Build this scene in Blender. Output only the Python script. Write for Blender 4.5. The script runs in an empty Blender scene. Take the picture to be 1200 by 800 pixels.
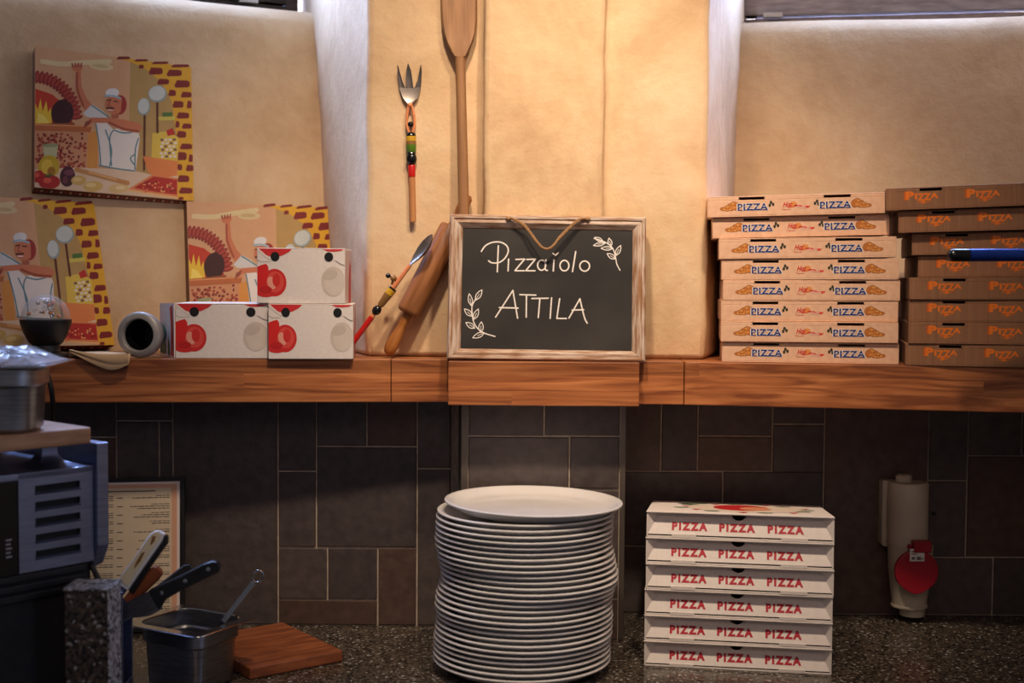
import bpy, bmesh, math, random
from mathutils import Vector, Matrix, Euler
random.seed(4)
SC = bpy.context.scene
COL = SC.collection
R = math.radians

# ------------------------------------------------------------------ camera
EYE = Vector((0, 0, 1.58)); F = 1500.0
_p = math.atan(72 / 1500); _ro = R(.4)
_f = Vector((0, math.cos(_p), -math.sin(_p)))
_r0 = Vector((1, 0, 0)); _u0 = _r0.cross(_f)
_r = _r0 * math.cos(_ro) + _u0 * math.sin(_ro); _u = _r.cross(_f)
cam = bpy.data.cameras.new('camera'); cam.lens = 45; cam.sensor_width = 36; cam.clip_start = .05
cam.dof.use_dof = True; cam.dof.focus_distance = 2.37; cam.dof.aperture_fstop = 3.2
co = bpy.data.objects.new('camera', cam); COL.objects.link(co)
m = Matrix((_r, _u, -_f)).transposed().to_4x4(); m.translation = EYE
co.matrix_world = m; SC.camera = co

def W(px, py, d):
    """point of the room seen at photo pixel (px,py), d metres in front of the camera"""
    v = _f + _r * ((px - 600) / F) - _u * ((py - 400) / F)
    return EYE + v * (d / v.y)

# ------------------------------------------------------------------ light
SC.view_settings.view_transform = 'Standard'; SC.view_settings.look = 'None'
SC.view_settings.exposure = 0.0; SC.view_settings.gamma = 1.0
SC.view_settings.use_curve_mapping = False
w = bpy.data.worlds.new('world'); SC.world = w; w.use_nodes = True
w.node_tree.nodes['Background'].inputs[0].default_value = (.74, .72, .84, 1)
w.node_tree.nodes['Background'].inputs[1].default_value = .10

def area(name, loc, target, sx, sy, power, col, spread=180):
    l = bpy.data.lights.new(name, 'AREA'); l.shape = 'RECTANGLE'; l.size = sx; l.size_y = sy
    l.energy = power; l.color = col; l.spread = R(spread)
    o = bpy.data.objects.new(name, l); COL.objects.link(o); o.location = loc
    o.rotation_euler = (Vector(target) - Vector(loc)).to_track_quat('-Z', 'Y').to_euler()
    return o
def spot(name, loc, target, power, col, size=70, blend=.8, rad=.05):
    l = bpy.data.lights.new(name, 'SPOT'); l.energy = power; l.color = col
    l.spot_size = R(size); l.spot_blend = blend; l.shadow_soft_size = rad
    o = bpy.data.objects.new(name, l); COL.objects.link(o); o.location = loc
    o.rotation_euler = (Vector(target) - Vector(loc)).to_track_quat('-Z', 'Y').to_euler()
    return o
WARM = (1, .77, .57)
spot('counter_spotlight', (-.08, 1.42, 2.95), (-.06, 2.42, 1.68), 87, WARM, 61, 1, .06)
spot('counter_spotlight', (.34, 1.42, 2.95), (.30, 2.40, 1.62), 87, WARM, 56, 1, .06)
area('room_fill', (.1, -.4, 2.75), (0, 2.4, 1.6), 1.2, .8, 6, (1, .70, .58))  # added warm fill from behind the camera, no lamp known there
area('room_daylight', (2.6, .2, 2.3), (-.2, 2.2, 1.2), 1.0, 1.4, 15, (.48, .61, 1))
BLUE = (.38, .54, 1)
area('left_window_daylight', (-.98, 3.08, 2.62), (-.35, 2.55, 1.95), .9, .62, 105, BLUE)
area('right_window_daylight', (.98, 3.14, 2.60), (.45, 2.55, 1.95), .8, .60, 72, BLUE)

# ------------------------------------------------------------------ helpers
def lin(c):
    def f(v):
        v /= 255.0
        return v / 12.92 if v <= .04045 else ((v + .055) / 1.055) ** 2.4
    return (f(c[0]), f(c[1]), f(c[2]), 1)

def new_mat(name, rough=.6, metal=0, spec=.5):
    m = bpy.data.materials.new(name); m.use_nodes = True
    b = m.node_tree.nodes['Principled BSDF']
    b.inputs['Roughness'].default_value = rough; b.inputs['Metallic'].default_value = metal
    b.inputs['Specular IOR Level'].default_value = spec
    return m, m.node_tree, b

def mat(name, c1, c2=None, scale=20, stretch=(1, 1, 1), rough=.6, metal=0, bump=0, bscale=None, spec=.5, detail=6, lo=.35, hi=.65):
    """noise blend of two colours with optional bump, all in object space"""
    m, nt, b = new_mat(name, rough, metal, spec)
    L = nt.links.new
    tc = nt.nodes.new('ShaderNodeTexCoord'); mp = nt.nodes.new('ShaderNodeMapping')
    mp.inputs['Scale'].default_value = stretch
    L(tc.outputs['Object'], mp.inputs['Vector'])
    n = nt.nodes.new('ShaderNodeTexNoise'); n.inputs['Scale'].default_value = scale; n.inputs['Detail'].default_value = detail
    L(mp.outputs[0], n.inputs['Vector'])
    r = nt.nodes.new('ShaderNodeValToRGB')
    r.color_ramp.elements[0].position = lo; r.color_ramp.elements[1].position = hi
    r.color_ramp.elements[0].color = lin(c1); r.color_ramp.elements[1].color = lin(c2 or c1)
    L(n.outputs['Fac'], r.inputs[0]); L(r.outputs[0], b.inputs['Base Color'])
    if bump:
        n2 = nt.nodes.new('ShaderNodeTexNoise'); n2.inputs['Scale'].default_value = bscale or scale * 4; n2.inputs['Detail'].default_value = 8
        L(mp.outputs[0], n2.inputs['Vector'])
        bp = nt.nodes.new('ShaderNodeBump'); bp.inputs['Strength'].default_value = bump; bp.inputs['Distance'].default_value = .004
        L(n2.outputs['Fac'], bp.inputs['Height']); L(bp.outputs[0], b.inputs['Normal'])
    return m

M = {}
# ink / paint / per-tile colours come from the mesh's own 'col' attribute
def attr_mat(name, rough, bump=0, mottled=0, spec=.4):
    m, nt, b = new_mat(name, rough, 0, spec)
    a = nt.nodes.new('ShaderNodeAttribute'); a.attribute_name = 'col'
    n = nt.nodes.new('ShaderNodeTexNoise'); n.inputs['Scale'].default_value = 45; n.inputs['Detail'].default_value = 6
    tc = nt.nodes.new('ShaderNodeTexCoord'); nt.links.new(tc.outputs['Object'], n.inputs['Vector'])
    mx = nt.nodes.new('ShaderNodeMix'); mx.data_type = 'RGBA'; mx.blend_type = 'OVERLAY'
    mx.inputs[0].default_value = mottled
    nt.links.new(a.outputs['Color'], mx.inputs[6]); nt.links.new(n.outputs['Fac'], mx.inputs[7])
    nt.links.new(mx.outputs[2], b.inputs['Base Color'])
    if bump:
        n2 = nt.nodes.new('ShaderNodeTexNoise'); n2.inputs['Scale'].default_value = 60; n2.inputs['Detail'].default_value = 8
        nt.links.new(tc.outputs['Object'], n2.inputs['Vector'])
        bp = nt.nodes.new('ShaderNodeBump'); bp.inputs['Strength'].default_value = bump; bp.inputs['Distance'].default_value = .003
        nt.links.new(n2.outputs['Fac'], bp.inputs['Height']); nt.links.new(bp.outputs[0], b.inputs['Normal'])
    return m
M['print'] = attr_mat('printed_ink', .55, 0, .12)
M['tile'] = attr_mat('slate_tile', .42, .35, .55, .5)

def plaster():
    m, nt, b = new_mat('old_plaster', .85, 0, .2); L = nt.links.new
    tc = nt.nodes.new('ShaderNodeTexCoord')
    n1 = nt.nodes.new('ShaderNodeTexNoise'); n1.inputs['Scale'].default_value = 3.2; n1.inputs['Detail'].default_value = 9; n1.inputs['Roughness'].default_value = .62; n1.inputs['Distortion'].default_value = .6
    n2 = nt.nodes.new('ShaderNodeTexNoise'); n2.inputs['Scale'].default_value = 38; n2.inputs['Detail'].default_value = 8
    n3 = nt.nodes.new('ShaderNodeTexNoise'); n3.inputs['Scale'].default_value = 160; n3.inputs['Detail'].default_value = 4
    for n in (n1, n2, n3): L(tc.outputs['Object'], n.inputs['Vector'])
    r = nt.nodes.new('ShaderNodeValToRGB'); e = r.color_ramp.elements
    e[0].position = .33; e[0].color = lin((202, 169, 130)); e[1].position = .66; e[1].color = lin((230, 203, 166))
    x = e.new(.52); x.color = lin((221, 190, 150))
    L(n1.outputs['Fac'], r.inputs[0])
    mx = nt.nodes.new('ShaderNodeMix'); mx.data_type = 'RGBA'; mx.blend_type = 'OVERLAY'; mx.inputs[0].default_value = .14
    L(r.outputs[0], mx.inputs[6]); L(n2.outputs['Fac'], mx.inputs[7]); L(mx.outputs[2], b.inputs['Base Color'])
    ad = nt.nodes.new('ShaderNodeMath'); ad.operation = 'MULTIPLY_ADD'; ad.inputs[1].default_value = .35
    L(n3.outputs['Fac'], ad.inputs[0]); L(n2.outputs['Fac'], ad.inputs[2])
    bp = nt.nodes.new('ShaderNodeBump'); bp.inputs['Strength'].default_value = .30; bp.inputs['Distance'].default_value = .006
    L(ad.outputs[0], bp.inputs['Height']); L(bp.outputs[0], b.inputs['Normal'])
    return m
M['plaster'] = plaster()

def shelf_wood():
    """three glued laminations, long grain along x"""
    m, nt, b = new_mat('laminated_shelf_wood', .38, 0, .4); L = nt.links.new
    tc = nt.nodes.new('ShaderNodeTexCoord'); sp = nt.nodes.new('ShaderNodeSeparateXYZ'); L(tc.outputs['Object'], sp.inputs[0])
    def mth(op, a, bb=None):
        n = nt.nodes.new('ShaderNodeMath'); n.operation = op
        if isinstance(a, (int, float)): n.inputs[0].default_value = a
        else: L(a, n.inputs[0])
        if bb is not None:
            if isinstance(bb, (int, float)): n.inputs[1].default_value = bb
            else: L(bb, n.inputs[1])
        return n.outputs[0]
    band = mth('FLOOR', mth('DIVIDE', mth('SUBTRACT', sp.outputs[2], 1.3507), .0272))
    seg = mth('FLOOR', mth('ADD', mth('MULTIPLY', sp.outputs[0], .75), mth('MULTIPLY', band, .37)))
    wn = nt.nodes.new('ShaderNodeTexWhiteNoise'); wn.noise_dimensions = '2D'
    cb = nt.nodes.new('ShaderNodeCombineXYZ'); L(band, cb.inputs[0]); L(seg, cb.inputs[1]); L(cb.outputs[0], wn.inputs['Vector'])
    mp = nt.nodes.new('ShaderNodeMapping'); mp.inputs['Scale'].default_value = (2.2, 18, 46)
    L(tc.outputs['Object'], mp.inputs['Vector'])
    off = nt.nodes.new('ShaderNodeVectorMath'); off.operation = 'ADD'
    sc = nt.nodes.new('ShaderNodeVectorMath'); sc.operation = 'SCALE'; sc.inputs[3].default_value = 9
    L(wn.outputs['Color'], sc.inputs[0]); L(mp.outputs[0], off.inputs[0]); L(sc.outputs[0], off.inputs[1])
    wv = nt.nodes.new('ShaderNodeTexNoise'); wv.inputs['Scale'].default_value = 1.5; wv.inputs['Detail'].default_value = 8; wv.inputs['Distortion'].default_value = 1.2
    L(off.outputs[0], wv.inputs['Vector'])
    r = nt.nodes.new('ShaderNodeValToRGB'); e = r.color_ramp.elements
    e[0].position = .36; e[0].color = lin((126, 72, 42)); e[1].position = .68; e[1].color = lin((188, 122, 74))
    x = e.new(.5); x.color = lin((160, 97, 56))
    L(wv.outputs['Fac'], r.inputs[0])
    hv = nt.nodes.new('ShaderNodeHueSaturation'); L(r.outputs[0], hv.inputs['Color'])
    mr = nt.nodes.new('ShaderNodeMapRange'); mr.inputs[3].default_value = .80; mr.inputs[4].default_value = 1.24
    L(wn.outputs['Value'], mr.inputs[0]); L(mr.outputs[0], hv.inputs['Value'])
    L(hv.outputs[0], b.inputs['Base Color'])
    bp = nt.nodes.new('ShaderNodeBump'); bp.inputs['Strength'].default_value = .08; bp.inputs['Distance'].default_value = .002
    L(wv.outputs['Fac'], bp.inputs['Height']); L(bp.outputs[0], b.inputs['Normal'])
    return m
M['shelf'] = shelf_wood()

def granite(name, cols, scale):
    m, nt, b = new_mat(name, .22, 0, .5); L = nt.links.new
    tc = nt.nodes.new('ShaderNodeTexCoord')
    v = nt.nodes.new('ShaderNodeTexVoronoi'); v.inputs['Scale'].default_value = scale
    n = nt.nodes.new('ShaderNodeTexNoise'); n.inputs['Scale'].default_value = scale * .7; n.inputs['Detail'].default_value = 8
    L(tc.outputs['Object'], v.inputs['Vector']); L(tc.outputs['Object'], n.inputs['Vector'])
    mx = nt.nodes.new('ShaderNodeMix'); mx.data_type = 'RGBA'; mx.inputs[0].default_value = .5
    L(v.outputs['Color'], mx.inputs[6]); L(n.outputs['Color'], mx.inputs[7])
    bw = nt.nodes.new('ShaderNodeRGBToBW'); L(mx.outputs[2], bw.inputs[0])
    r = nt.nodes.new('ShaderNodeValToRGB'); e = r.color_ramp.elements
    for i, c in enumerate(cols):
        pos = .34 + .34 * i / (len(cols) - 1)
        x = e[0] if i == 0 else (e[1] if i == len(cols) - 1 else e.new(pos))
        x.position = pos; x.color = lin(c)
    e[0].position = .34
    L(bw.outputs[0], r.inputs[0]); L(r.outputs[0], b.inputs['Base Color'])
    return m
M['granite'] = granite('speckled_counter_granite', [(16, 15, 14), (34, 30, 26), (58, 51, 44), (104, 93, 80)], 230)
M['granite_brown'] = granite('brown_granite', [(22, 17, 14), (48, 34, 24), (70, 50, 34), (96, 80, 64)], 210)
M['granite_grey'] = granite('grey_granite', [(46, 46, 50), (130, 130, 132), (170, 168, 166), (200, 198, 194)], 240)
M['steel'] = mat('brushed_steel', (150, 150, 152), (178, 178, 180), 30, (1, 1, 14), .32, 1, .03)
M['dull_steel'] = mat('dull_cutlery_steel', (140, 132, 124), (156, 148, 140), 20, rough=.38, metal=.85)
M['steel_panel'] = mat('satin_steel_panel', (142, 149, 172), (156, 163, 186), 20, (1, 1, 10), .36, 1, .02)
M['chrome'] = mat('polished_steel', (190, 190, 190), (205, 205, 205), 10, rough=.14, metal=1)
M['black'] = mat('black_plastic', (20, 20, 21), (30, 30, 31), 60, rough=.42)
M['blackm'] = mat('matt_black', (14, 14, 14), (22, 22, 22), 60, rough=.7)
M['glossblack'] = mat('gloss_black', (12, 12, 13), (18, 18, 19), 60, rough=.2)
M['plate'] = mat('white_porcelain', (222, 219, 216), (230, 228, 226), 15, rough=.16, spec=.5)
M['white_card'] = mat('white_cardboard', (228, 219, 212), (234, 226, 219), 140, (1, 1, 1), .72, bump=.02)
M['peach_card'] = mat('peach_cardboard', (226, 180, 146), (236, 192, 158), 90, (1, 1, 1), .7, bump=.05)
M['kraft'] = mat('brown_corrugated_cardboard', (138, 96, 66), (152, 108, 76), 220, (1, 1, .05), .78, bump=.06)
M['cutboard'] = mat('chopping_board_wood', (118, 62, 34), (156, 90, 52), 7, (10, 2, 8), .5, bump=.05)
M['boardtop'] = mat('pale_worn_wood', (150, 108, 76), (186, 146, 108), 6, (2, 14, 14), .55, bump=.08)
M['beech'] = mat('beech_wood', (186, 122, 74), (206, 146, 92), 9, (10, 10, 1.2), .5, bump=.03)
M['pin_wood'] = mat('brown_rolling_pin_wood', (128, 80, 44), (162, 106, 62), 8, (10, 10, 1.2), .42, bump=.04)
M['pin_handle'] = mat('amber_varnished_wood', (150, 92, 40), (180, 116, 56), 8, (10, 10, 1.5), .32)
M['peel_wood'] = mat('old_peel_wood', (140, 98, 62), (166, 122, 80), 7, (12, 12, 1), .6, bump=.06)
M['knife_wood'] = mat('dark_red_wood', (120, 58, 26), (166, 88, 44), 8, (1.5, 10, 10), .4)
M['whitewash'] = mat('whitewashed_frame_wood', (150, 108, 74), (206, 188, 172), 7, (3, 24, 24), .7, bump=.18, lo=.36, hi=.64)
M['whitewash_v'] = mat('whitewashed_upright_wood', (150, 108, 74), (206, 188, 172), 7, (24, 24, 3), .7, bump=.18, lo=.36, hi=.64)
M['slate'] = mat('chalkboard_black', (27, 26, 26), (56, 52, 49), 6, (1, 1, 1.6), .75, lo=.36, hi=.80, detail=10)
M['chalk'] = mat('white_chalk', (220, 212, 204), (238, 232, 226), 300, rough=.9)
M['twine'] = mat('jute_twine', (142, 104, 68), (176, 136, 94), 300, rough=.9)
M['red'] = mat('red_lacquer', (190, 26, 24), (200, 32, 28), 10, rough=.3)
M['orange_wood'] = mat('orange_painted_wood', (222, 136, 88), (230, 148, 98), 10, rough=.4)
M['yellow'] = mat('yellow_lacquer', (206, 160, 40), (214, 168, 46), 10, rough=.3)
M['green'] = mat('green_lacquer', (90, 130, 36), (98, 138, 40), 10, rough=.35)
M['darkgreen'] = mat('dark_green_glaze', (24, 74, 44), (40, 92, 58), 20, rough=.3)
M['brownlac'] = mat('brown_lacquer', (128, 92, 50), (146, 106, 56), 40, (1, 1, 1), rough=.35)
M['cream'] = mat('cream_plastic', (226, 212, 168), (234, 220, 178), 10, rough=.45)
M['white'] = mat('white_plastic', (226, 224, 220), (232, 230, 226), 10, rough=.4)
M['ivory'] = mat('old_ivory_plastic', (188, 178, 158), (204, 194, 174), 14, rough=.5)
M['redcap'] = mat('red_socket_cap', (150, 18, 38), (164, 22, 42), 10, rough=.42)
M['blue'] = mat('blue_anodised_metal', (18, 52, 140), (24, 62, 156), 20, rough=.25, metal=.5)
M['frame_wood'] = mat('weathered_window_wood', (146, 132, 130), (176, 162, 158), 8, (1.2, 14, 14), .7, bump=.12)
M['frame_dark'] = mat('dark_window_wood', (52, 44, 42), (74, 64, 60), 8, (1.2, 14, 14), .6, bump=.1)
M['trim'] = mat('aluminium_edge_trim', (112, 102, 94), (130, 120, 110), 10, (1, 1, .3), .4, .7)
M['paper'] = mat('cream_paper', (214, 180, 136), (226, 194, 150), 30, rough=.85)
M['menu'] = mat('menu_paper', (214, 196, 166), (222, 206, 178), 20, rough=.6)
M['floor'] = mat('floor_tile', (70, 60, 52), (84, 72, 62), 6, rough=.6)
M['grout'] = mat('grey_grout', (158, 144, 130), (184, 170, 154), 60, rough=.9)
M['grey_metal'] = mat('dull_grey_metal', (150, 146, 142), (170, 166, 162), 20, rough=.45, metal=.3)
M['cable'] = mat('cable_rubber', (16, 16, 17), (22, 22, 23), 60, rough=.5)

def glassy(name, col, rough, tr, alpha_fac):
    m = bpy.data.materials.new(name); m.use_nodes = True; nt = m.node_tree
    for n in list(nt.nodes): nt.nodes.remove(n)
    o = nt.nodes.new('ShaderNodeOutputMaterial'); mx = nt.nodes.new('ShaderNodeMixShader')
    t = nt.nodes.new('ShaderNodeBsdfTransparent'); t.inputs[0].default_value = tr
    g = nt.nodes.new('ShaderNodeBsdfPrincipled'); g.inputs['Base Color'].default_value = col; g.inputs['Roughness'].default_value = rough
    g.inputs['Specular IOR Level'].default_value = .8
    lw = nt.nodes.new('ShaderNodeLayerWeight'); lw.inputs[0].default_value = .35
    mr = nt.nodes.new('ShaderNodeMapRange'); mr.inputs[3].default_value = alpha_fac[0]; mr.inputs[4].default_value = alpha_fac[1]
    nt.links.new(lw.outputs['Facing'], mr.inputs[0]); nt.links.new(mr.outputs[0], mx.inputs[0])
    nt.links.new(t.outputs[0], mx.inputs[1]); nt.links.new(g.outputs[0], mx.inputs[2]); nt.links.new(mx.outputs[0], o.inputs[0])
    return m
M['glass'] = glassy('clear_glass', (.75, .75, .75, 1), .03, (.97, .97, .97, 1), (.07, .55))
M['film'] = glassy('crumpled_clear_film', (.75, .78, .85, 1), .12, (.9, .92, .95, 1), (.22, .75))

class MB:
    """collects polygons, then links them as ONE mesh object"""
    def __init__(s): s.v = []; s.f = []; s.m = []; s.c = []; s.mats = []
    def mi(s, m):
        m = M[m] if isinstance(m, str) else m
        if m not in s.mats: s.mats.append(m)
        return s.mats.index(m)
    def add(s, vs, fs, m, col=(255, 255, 255)):
        b = len(s.v); i = s.mi(m)
        s.v += [tuple(p) for p in vs]
        for f in fs:
            s.f.append([b + k for k in f]); s.m.append(i); s.c.append(lin(col))
        return s
    def box(s, lo, hi, m, mtx=None, col=(255, 255, 255)):
        x0, y0, z0 = lo; x1, y1, z1 = hi
        vs = [Vector(p) for p in ((x0, y0, z0), (x1, y0, z0), (x1, y1, z0), (x0, y1, z0), (x0, y0, z1), (x1, y0, z1), (x1, y1, z1), (x0, y1, z1))]
        if mtx: vs = [mtx @ p for p in vs]
        return s.add(vs, [(3, 2, 1, 0), (4, 5, 6, 7), (0, 1, 5, 4), (1, 2, 6, 5), (2, 3, 7, 6), (3, 0, 4, 7)], m, col)
    def loft(s, loops, m, cap0=True, cap1=True, closed=True, col=(255, 255, 255)):
        n = len(loops[0]); vs = [p for l in loops for p in l]; fs = []
        for i in range(len(loops) - 1):
            for k in range(n if closed else n - 1):
                a = i * n + k; b = i * n + (k + 1) % n
                fs.append((a, b, b + n, a + n))
        if cap0: fs.append(tuple(range(n))[::-1])
        if cap1: fs.append(tuple(range((len(loops) - 1) * n, len(loops) * n)))
        return s.add(vs, fs, m, col)
    def prism(s, pts, ext, m, col=(255, 255, 255)):
        """polygon of 3-D points extruded along ext"""
        e = Vector(ext)
        return s.loft([[Vector(p) for p in pts], [Vector(p) + e for p in pts]], m, col=col)
    def lathe(s, prof, m, seg=40, mtx=None, cap0=False, cap1=False):
        loops = []
        for r, z in prof:
            l = []
            for k in range(seg):
                a = 2 * math.pi * k / seg; p = Vector((r * math.cos(a), r * math.sin(a), z))
                l.append(mtx @ p if mtx else p)
            loops.append(l)
        return s.loft(loops, m, cap0, cap1)
    def tube(s, pts, rad, m, seg=8, caps=True):
        pts = [Vector(p) for p in pts]; loops = []; prev = None
        for i, p in enumerate(pts):
            t = (pts[min(i + 1, len(pts) - 1)] - pts[max(i - 1, 0)]).normalized()
            a = prev if prev else (Vector((0, 0, 1)) if abs(t.z) < .9 else Vector((1, 0, 0)))
            n = (a - t * a.dot(t)).normalized(); prev = n; bn = t.cross(n)
            r = rad[i] if isinstance(rad, (list, tuple)) else rad
            loops.append([p + (n * math.cos(2 * math.pi * k / seg) + bn * math.sin(2 * math.pi * k / seg)) * r for k in range(seg)])
        return s.loft(loops, m, caps, caps)
    def ball(s, c, r, m, seg=20, scale=(1, 1, 1)):
        c = Vector(c); loops = []
        for i in range(1, 12):
            a = math.pi * i / 12
            loops.append([c + Vector((r * scale[0] * math.sin(a) * math.cos(2 * math.pi * k / seg), r * scale[1] * math.sin(a) * math.sin(2 * math.pi * k / seg), -r * scale[2] * math.cos(a))) for k in range(seg)])
        return s.loft(loops, m)
    def build(s, name, parent=None, smooth=None, bevel=0, fix=True, seg=2, kind=None):
        me = bpy.data.meshes.new(name); me.from_pydata([tuple(p) for p in s.v], [], s.f)
        for x in s.mats: me.materials.append(x)
        me.polygons.foreach_set('material_index', s.m)
        ca = me.color_attributes.new('col', 'FLOAT_COLOR', 'CORNER')
        for p, c in zip(me.polygons, s.c):
            for li in p.loop_indices: ca.data[li].color = c
        if fix:
            bm = bmesh.new(); bm.from_mesh(me); bmesh.ops.recalc_face_normals(bm, faces=bm.faces); bm.to_mesh(me); bm.free()
        if smooth:
            for p in me.polygons: p.use_smooth = True
            me.set_sharp_from_angle(angle=R(smooth))
        o = bpy.data.objects.new(name, me); COL.objects.link(o)
        if parent: o.parent = parent
        if bevel:
            b = o.modifiers.new('bevel', 'BEVEL'); b.width = bevel; b.segments = seg; b.limit_method = 'ANGLE'; b.angle_limit = R(35)
        if kind: o['kind'] = kind
        return o

def tag(o, label, cat, group=None):
    o['label'] = label; o['category'] = cat
    if group: o['group'] = group
    return o
def thing(name, label, cat, loc=(0, 0, 0), rot=None, group=None):
    o = bpy.data.objects.new(name, None); o.empty_display_size = .05; COL.objects.link(o)
    mt = (rot.to_4x4() if rot is not None else Matrix.Identity(4)); mt.translation = Vector(loc)
    o.matrix_world = mt
    return tag(o, label, cat, group)
def dup(root, loc, rot, label):
    r = root.copy(); COL.objects.link(r)
    mt = rot.to_4x4(); mt.translation = Vector(loc); r.matrix_world = mt; r['label'] = label
    for ch in root.children:
        c = ch.copy(); COL.objects.link(c); c.parent = r
        for g in ch.children:
            d = g.copy(); COL.objects.link(d); d.parent = c
    return r
def struct(mb, name, **k): return mb.build(name, kind='structure', **k)
def smooth_path(pts, n=8, closed=False):
    P = [Vector(p) for p in pts]; out = []; N = len(P)
    rng = range(N if closed else N - 1)
    for i in rng:
        g = (lambda k: P[k % N]) if closed else (lambda k: P[max(0, min(N - 1, k))])
        a, b, c, d = g(i - 1), g(i), g(i + 1), g(i + 2)
        for k in range(n):
            t = k / n
            out.append(.5 * ((2 * b) + (c - a) * t + (2 * a - 5 * b + 4 * c - d) * t * t + (3 * b - a - 3 * c + d) * t ** 3))
    if not closed: out.append(P[-1])
    return out
_tc = {}
def text_geo(s, bold=0, shear=0, space=1.0):
    """flat filled letters, scaled so the cap height is 1 and the word starts at x=0"""
    key = (s, bold, shear, space)
    if key not in _tc:
        cu = bpy.data.curves.new('letters', 'FONT'); cu.body = s; cu.size = 1; cu.offset = bold; cu.shear = shear; cu.space_character = space
        cu.dimensions = '2D'; cu.fill_mode = 'FRONT'; cu.resolution_u = 3
        o = bpy.data.objects.new('letters', cu); COL.objects.link(o)
        me = bpy.data.meshes.new_from_object(o.evaluated_get(bpy.context.evaluated_depsgraph_get()))
        vs = [v.co.copy() for v in me.vertices]; fs = [tuple(p.vertices) for p in me.polygons]
        bpy.data.objects.remove(o); bpy.data.curves.remove(cu); bpy.data.meshes.remove(me)
        x0 = min(v.x for v in vs); x1 = max(v.x for v in vs); y0 = min(v.y for v in vs); y1 = max(v.y for v in vs)
        _tc[key] = ([((v.x - x0) / (x1 - x0), (v.y - y0) / (y1 - y0)) for v in vs], fs)
    return _tc[key]

class Ink(MB):
    """flat printed shapes on the face y=0 of a thing; mp maps drawing units to (x,z) on that face"""
    T = .00012
    def __init__(s, mp=lambda x, y: (x, y), back=0): super().__init__(); s.mp = mp; s.b = back; s.n = 0
    def q(s, L): s.n += 1; return L + (s.n % 60) * .014     # every shape a hair above the one before
    def pt(s, x, y, L): a, b = s.mp(x, y); return (a, s.b - s.T * L, b)
    def poly(s, pts, col, L=1):
        L = s.q(L); return s.add([s.pt(x, y, L) for x, y in pts], [tuple(range(len(pts)))], 'print', col)
    def ell(s, x, y, rx, ry, col, L=1, n=20, rot=0):
        c, q = math.cos(R(rot)), math.sin(R(rot))
        return s.poly([(x + rx * math.cos(2 * math.pi * k / n) * c - ry * math.sin(2 * math.pi * k / n) * q, y + rx * math.cos(2 * math.pi * k / n) * q + ry * math.sin(2 * math.pi * k / n) * c) for k in range(n)], col, L)
    def rect(s, x0, y0, x1, y1, col, L=1): return s.poly([(x0, y0), (x1, y0), (x1, y1), (x0, y1)], col, L)
    def line(s, pts, wd, col, L=1, sm=0, m='print'):
        if sm: pts = [(p.x, p.y) for p in smooth_path([(x, y, 0) for x, y in pts], sm)]
        P = [Vector((x, y)) for x, y in pts]; l = []; r = []; L = s.q(L)
        for i, p in enumerate(P):
            t = P[min(i + 1, len(P) - 1)] - P[max(0, i - 1)]
            if t.length < 1e-9: t = Vector((1, 0))
            t.normalize(); n = Vector((-t.y, t.x)) * wd / 2
            l.append(p + n); r.append(p - n)
        k = len(P)
        vs = [s.pt(q.x, q.y, L) for q in l + r]
        s.add(vs, [(i, i + 1, k + i + 1, k + i) for i in range(k - 1)], m, col)
        for p in (P[0], P[-1]):
            L += .004
            s.add([s.pt(p.x + wd / 2 * math.cos(a * math.pi / 4), p.y + wd / 2 * math.sin(a * math.pi / 4), L) for a in range(8)], [tuple(range(8))], m, col)
        return s
    def text(s, t, x, y, wd, ht, col, L=1, bold=0, shear=0, rot=0, space=1.0):
        """word whose lower-left corner is (x,y) in drawing units (y up)"""
        vs, fs = text_geo(t, bold, shear, space); c, q = math.cos(R(rot)), math.sin(R(rot))
        return s.add([s.pt(x + a * wd * c - b * ht * q, y + a * wd * q + b * ht * c, L) for a, b in vs], fs, 'print', col)

def homography(src, dst):
    import numpy as np
    A = []; B = []
    for (x, y), (u, v) in zip(src, dst):
        A += [[x, y, 1, 0, 0, 0, -u * x, -u * y], [0, 0, 0, x, y, 1, -v * x, -v * y]]; B += [u, v]
    h = np.linalg.solve(np.array(A, float), np.array(B, float))
    return lambda x, y: tuple(float(k) for k in ((h[0] * x + h[1] * y + h[2]) / (h[6] * x + h[7] * y + 1), (h[3] * x + h[4] * y + h[5]) / (h[6] * x + h[7] * y + 1)))

def frame_rot(yaw, lean=0, rot=0):
    """columns: right, away, up of a face that is yawed, leaned back and turned clockwise in its own plane"""
    y, l, t = R(yaw), R(lean), R(rot)
    Rt = Vector((math.cos(y), math.sin(y), 0)); A = Vector((-math.sin(y), math.cos(y), 0))
    U = A * math.sin(l) + Vector((0, 0, 1)) * math.cos(l)
    R2 = Rt * math.cos(t) - U * math.sin(t); U2 = U * math.cos(t) + Rt * math.sin(t)
    return Matrix((R2, U2.cross(R2), U2)).transposed()
ORD = ['topmost', 'second', 'third', 'fourth', 'fifth', 'sixth', 'seventh', 'eighth', 'ninth', 'tenth', 'eleventh', 'twelfth', 'thirteenth',
       'fourteenth', 'fifteenth', 'sixteenth', 'seventeenth', 'eighteenth', 'nineteenth', 'twentieth', 'twenty-first', 'twenty-second', 'twenty-third',
       'twenty-fourth', 'twenty-fifth', 'twenty-sixth', 'twenty-seventh', 'twenty-eighth', 'twenty-ninth', 'thirtieth']

# ================================================================== SETTING
CZ = .90                       # counter top
SZ0, SZ1 = 1.351, 1.4316       # shelf underside / top
DW, DP, DR = 2.49, 2.40, 2.60  # tile wall left, tile pillar, tile wall right
# floor
struct(MB().box((-2.2, -1.2, -.05), (1.9, 3.9, 0), 'floor'), 'floor')

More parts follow.
